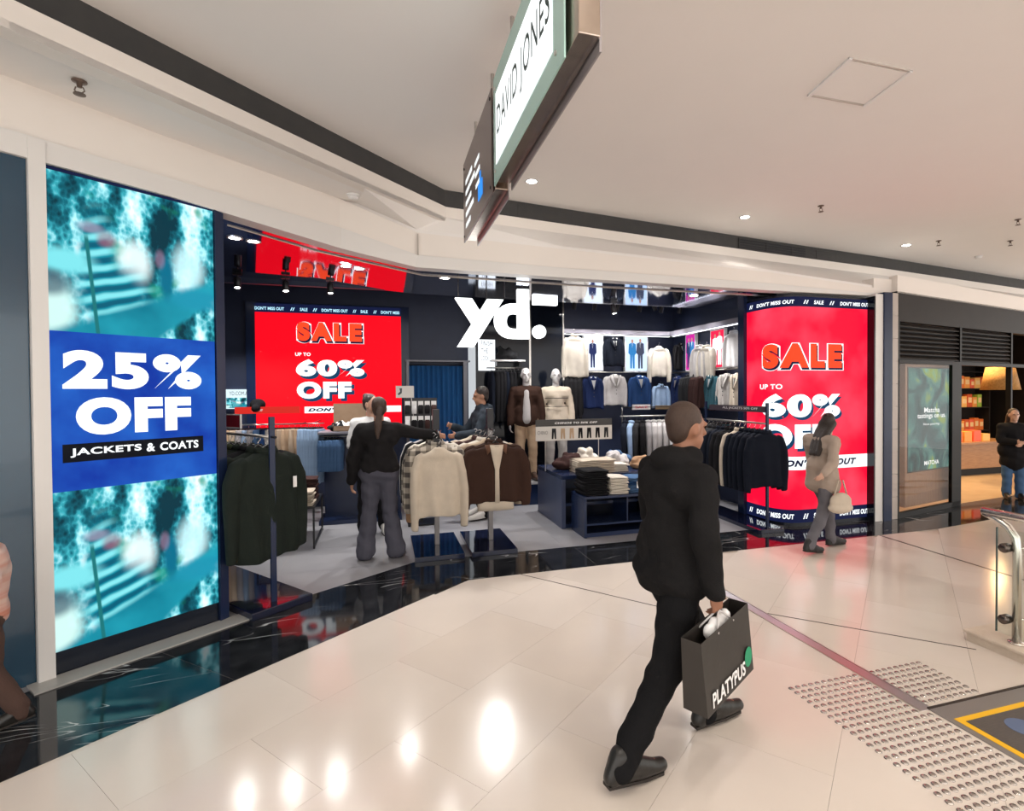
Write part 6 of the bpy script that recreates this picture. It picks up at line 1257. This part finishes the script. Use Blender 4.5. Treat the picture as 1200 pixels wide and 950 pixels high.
# woman choosing jumpers at the stand
person('woman with a ponytail in black top and grey flared trousers reaching to the jumper stand', (-.035, 5.72, 0), 86, 1.67, dict(shR=(.19, 0, 1.385), elR=(.39, .06, 1.335), wrR=(.60, .12, 1.305), elL=(-.27, -.02, 1.10), wrL=(-.285, .02, .84), knR=(.105, .01, .50), knL=(-.105, .01, .50), anR=(.17, -.03, .085), anL=(-.15, -.03, .085), toR=(.22, .13, .03), toL=(-.17, .15, .03), head=(.0, .03, 1.61)), look=8, skin='mid', top=cloth('ribbed_black', (.016, .015, .016)), legs=K['slate'], hair='pony', hairm=HAIRB, top_len=-.04, build=1.08, flare=.035, topname='jumper', shoes=mat('slipper_brown', (.07, .04, .03), .6))
# person in white tee behind her
person('person in white tee and black trousers standing behind the ponytailed woman', (-.13, 6.72, 0), -75, 1.69, dict(anR=(.12, .02, .085), anL=(-.14, .02, .085), elR=(.25, .05, 1.13), wrR=(.18, .22, 1.05)), look=30, skin='light', top=cloth('tee_white', (.62, .62, .62)), legs=K['black'], hair='bun', hairm=HAIR, sleeve_end=0, topname='tee', shoes=mat('shoe_white', (.66, .64, .6), .6), top_len=.06)
# man in grey hoodie browsing
hb = at_d(566, 604, 7.2); person('man in grey hooded top browsing behind the jacket stand', (hb.x, hb.y, 0), 188, 1.78, dict(elR=(.22, .16, 1.14), wrR=(.12, .36, 1.22), elL=(-.22, .14, 1.14), wrL=(-.12, .36, 1.12)), look=-6, skin='mid', top=K['hood'], legs=K['black'], hair='short', hairm=HAIR, hood=True, topname='hooded_top', shoes=mat('shoe_white', (.66, .64, .6), .6), nod=.15, build=1.08)
# woman in beige walking past the curved screen
person('woman with long dark hair in a beige coat walking past the curved red screen', (4.47, 4.54, 0), 6, 1.48, dict(pelvis=(0, .02, .95), chest=(0, .06, 1.27), neck=(0, .09, 1.45), head=(0, .13, 1.59), elR=(.24, -.10, 1.12), wrR=(.25, -.26, 1.02), elL=(-.23, .08, 1.13), wrL=(-.2, .26, .95), knR=(.08, -.06, .50), anR=(.08, -.31, .11), toR=(.08, -.14, .035), knL=(-.07, .20, .51), anL=(-.07, .26, .085), toL=(-.07, .45, .035)), look=25, skin='light', top=cloth('beige_coat', (.42, .34, .28)), legs=cloth('grey_trouser', (.14, .135, .15)), hair='long', hairm=HAIR, top_len=.10, build=.98, topname='coat', shoes=mat('sneaker_black', (.015, .015, .016), .6), curl=.8)
bt = at_d(985, 588, 5.45); bgs = empty('tote_bag', bt, 0, 'small beige tote bag carried by the woman in the beige coat', 'bag'); blob(MB().ell(bt, (.13, .07, .10)).ell(bt-V3((0, 0, .06)), (.15, .08, .06)), 'body', K['cream'], .014, 2, bgs, None, False); MB().tube([bt+V3((-.08, 0, .07)), bt+V3((-.03, 0, .22)), bt+V3((.03, 0, .22)), bt+V3((.08, 0, .07))], .008, 6).build('handle', K['cream'], bgs, True)
# tea shop visitor
tb_ = at_d(1187, 600, 8.2); person('woman in black coat and blue jeans standing inside the tea shop entrance', (tb_.x, tb_.y, 0), -128, 1.40, dict(elR=(.22, .06, 1.13), wrR=(.06, .22, 1.12), elL=(-.22, .06, 1.13), wrL=(-.06, .22, 1.08)), look=0, skin='light', top=K['black'], legs=K['jean'], hair='long', hairm=HAIRB, longcoat=.2, topname='coat', build=1.15)
# small child hurrying by at the edge of the marble
cb_ = at_d(-16, 860, 2.7); person('child in an orange and white top and brown trousers beside the teal panel', (cb_.x, cb_.y, 0), -150, 1.13, dict(knR=(.09, .12, .5), knL=(-.09, -.02, .5), anR=(.09, .16, .085), anL=(-.09, -.2, .1), toR=(.09, .34, .035), toL=(-.09, -.02, .035)), skin='light', top=mat('stripe_top', (.75, .68, .62), .9, col2=(.50, .10, .03), scale=2, stretch=(.1, .1, 7)), legs=cloth('child_brown', (.09, .055, .045)), hair='short', hairm=HAIRB, build=1.15, topname='top')

# mannequins on a white-edged platform
mq = V3((2.55, 7.93, 0)); plx0, plx1 = at_y(598, 560, 7.9).x, at_y(682, 560, 7.9).x; pz_ = at_y(640, 563, 7.75).z
pf = empty('display_platform', ((plx0+plx1)/2, 7.95, 0), 0, 'navy display platform with a white top edge under two mannequins', 'platform'); MB().box(plx0, plx1, 7.68, 8.27, 0, pz_-.03).build('body', M_NAVY, pf); MB().box(plx0-.01, plx1+.01, 7.66, 8.28, pz_-.03, pz_).build('top', mat('platform_top', (.42, .42, .44), .4), pf)
m1 = at_y(617, 560, 7.93); m2 = at_y(652, 560, 7.95); hm = (at_y(616, 432.5, 7.93).z-pz_)/.985
MPZ = dict(elR=(.24, .0, 1.13), elL=(-.24, .0, 1.13), toR=(.14, .15, .03), toL=(-.14, .15, .03), head=(0, .01, 1.625))
t1, _ = person('white mannequin in an open brown jacket, pale jumper and beige chinos', (m1.x, m1.y, pz_+.002), -100, hm, MPZ, top=K['brown'], legs=K['tan'], shoes=mat('shoe_brown', (.06, .03, .02), .5), hair=None, mannequin=True, name='mannequin', cat='mannequin', topname='jacket', top_len=.02)
hk = hm/1.75; fdir = V3((math.cos(math.radians(-100)), math.sin(math.radians(-100)), 0)); rd = V3((fdir.y, -fdir.x, 0)); ins = MB(); ins.cone(V3((m1.x, m1.y, pz_+1.36*hk))+fdir*.085*hk, V3((m1.x, m1.y, pz_+.95*hk))+fdir*.075*hk, .05*hk, .088*hk); blob(ins, 'jumper', K['lightgrey'], .013, 2, t1, None, False)
t2, _ = person('white mannequin in a cream striped half-zip jumper and pale trousers', (m2.x, m2.y, pz_), -98, hm*.995, MPZ, top=K['cream'], legs=K['stone'], shoes=mat('shoe_brown', (.06, .03, .02), .5), hair=None, mannequin=True, name='mannequin', cat='mannequin', topname='jumper', top_len=-.01)
for z in (1.14, 1.27):
    f2 = V3((math.cos(math.radians(-98)), math.sin(math.radians(-98)), 0)); r2 = V3((f2.y, -f2.x, 0)); pts = [V3((m2.x, m2.y, pz_+z*hk))+r2*.205*hk*math.sin(q)+f2*.148*hk*math.cos(q) for q in [(-1.35+2.7*i/10) for i in range(11)]]; MB().tube(pts, .005, 5).build('stripe', K['charcoal'], t2, True)
for p in PROTO:
    for ch in list(p.children): bpy.data.objects.remove(ch)
    bpy.data.objects.remove(p)
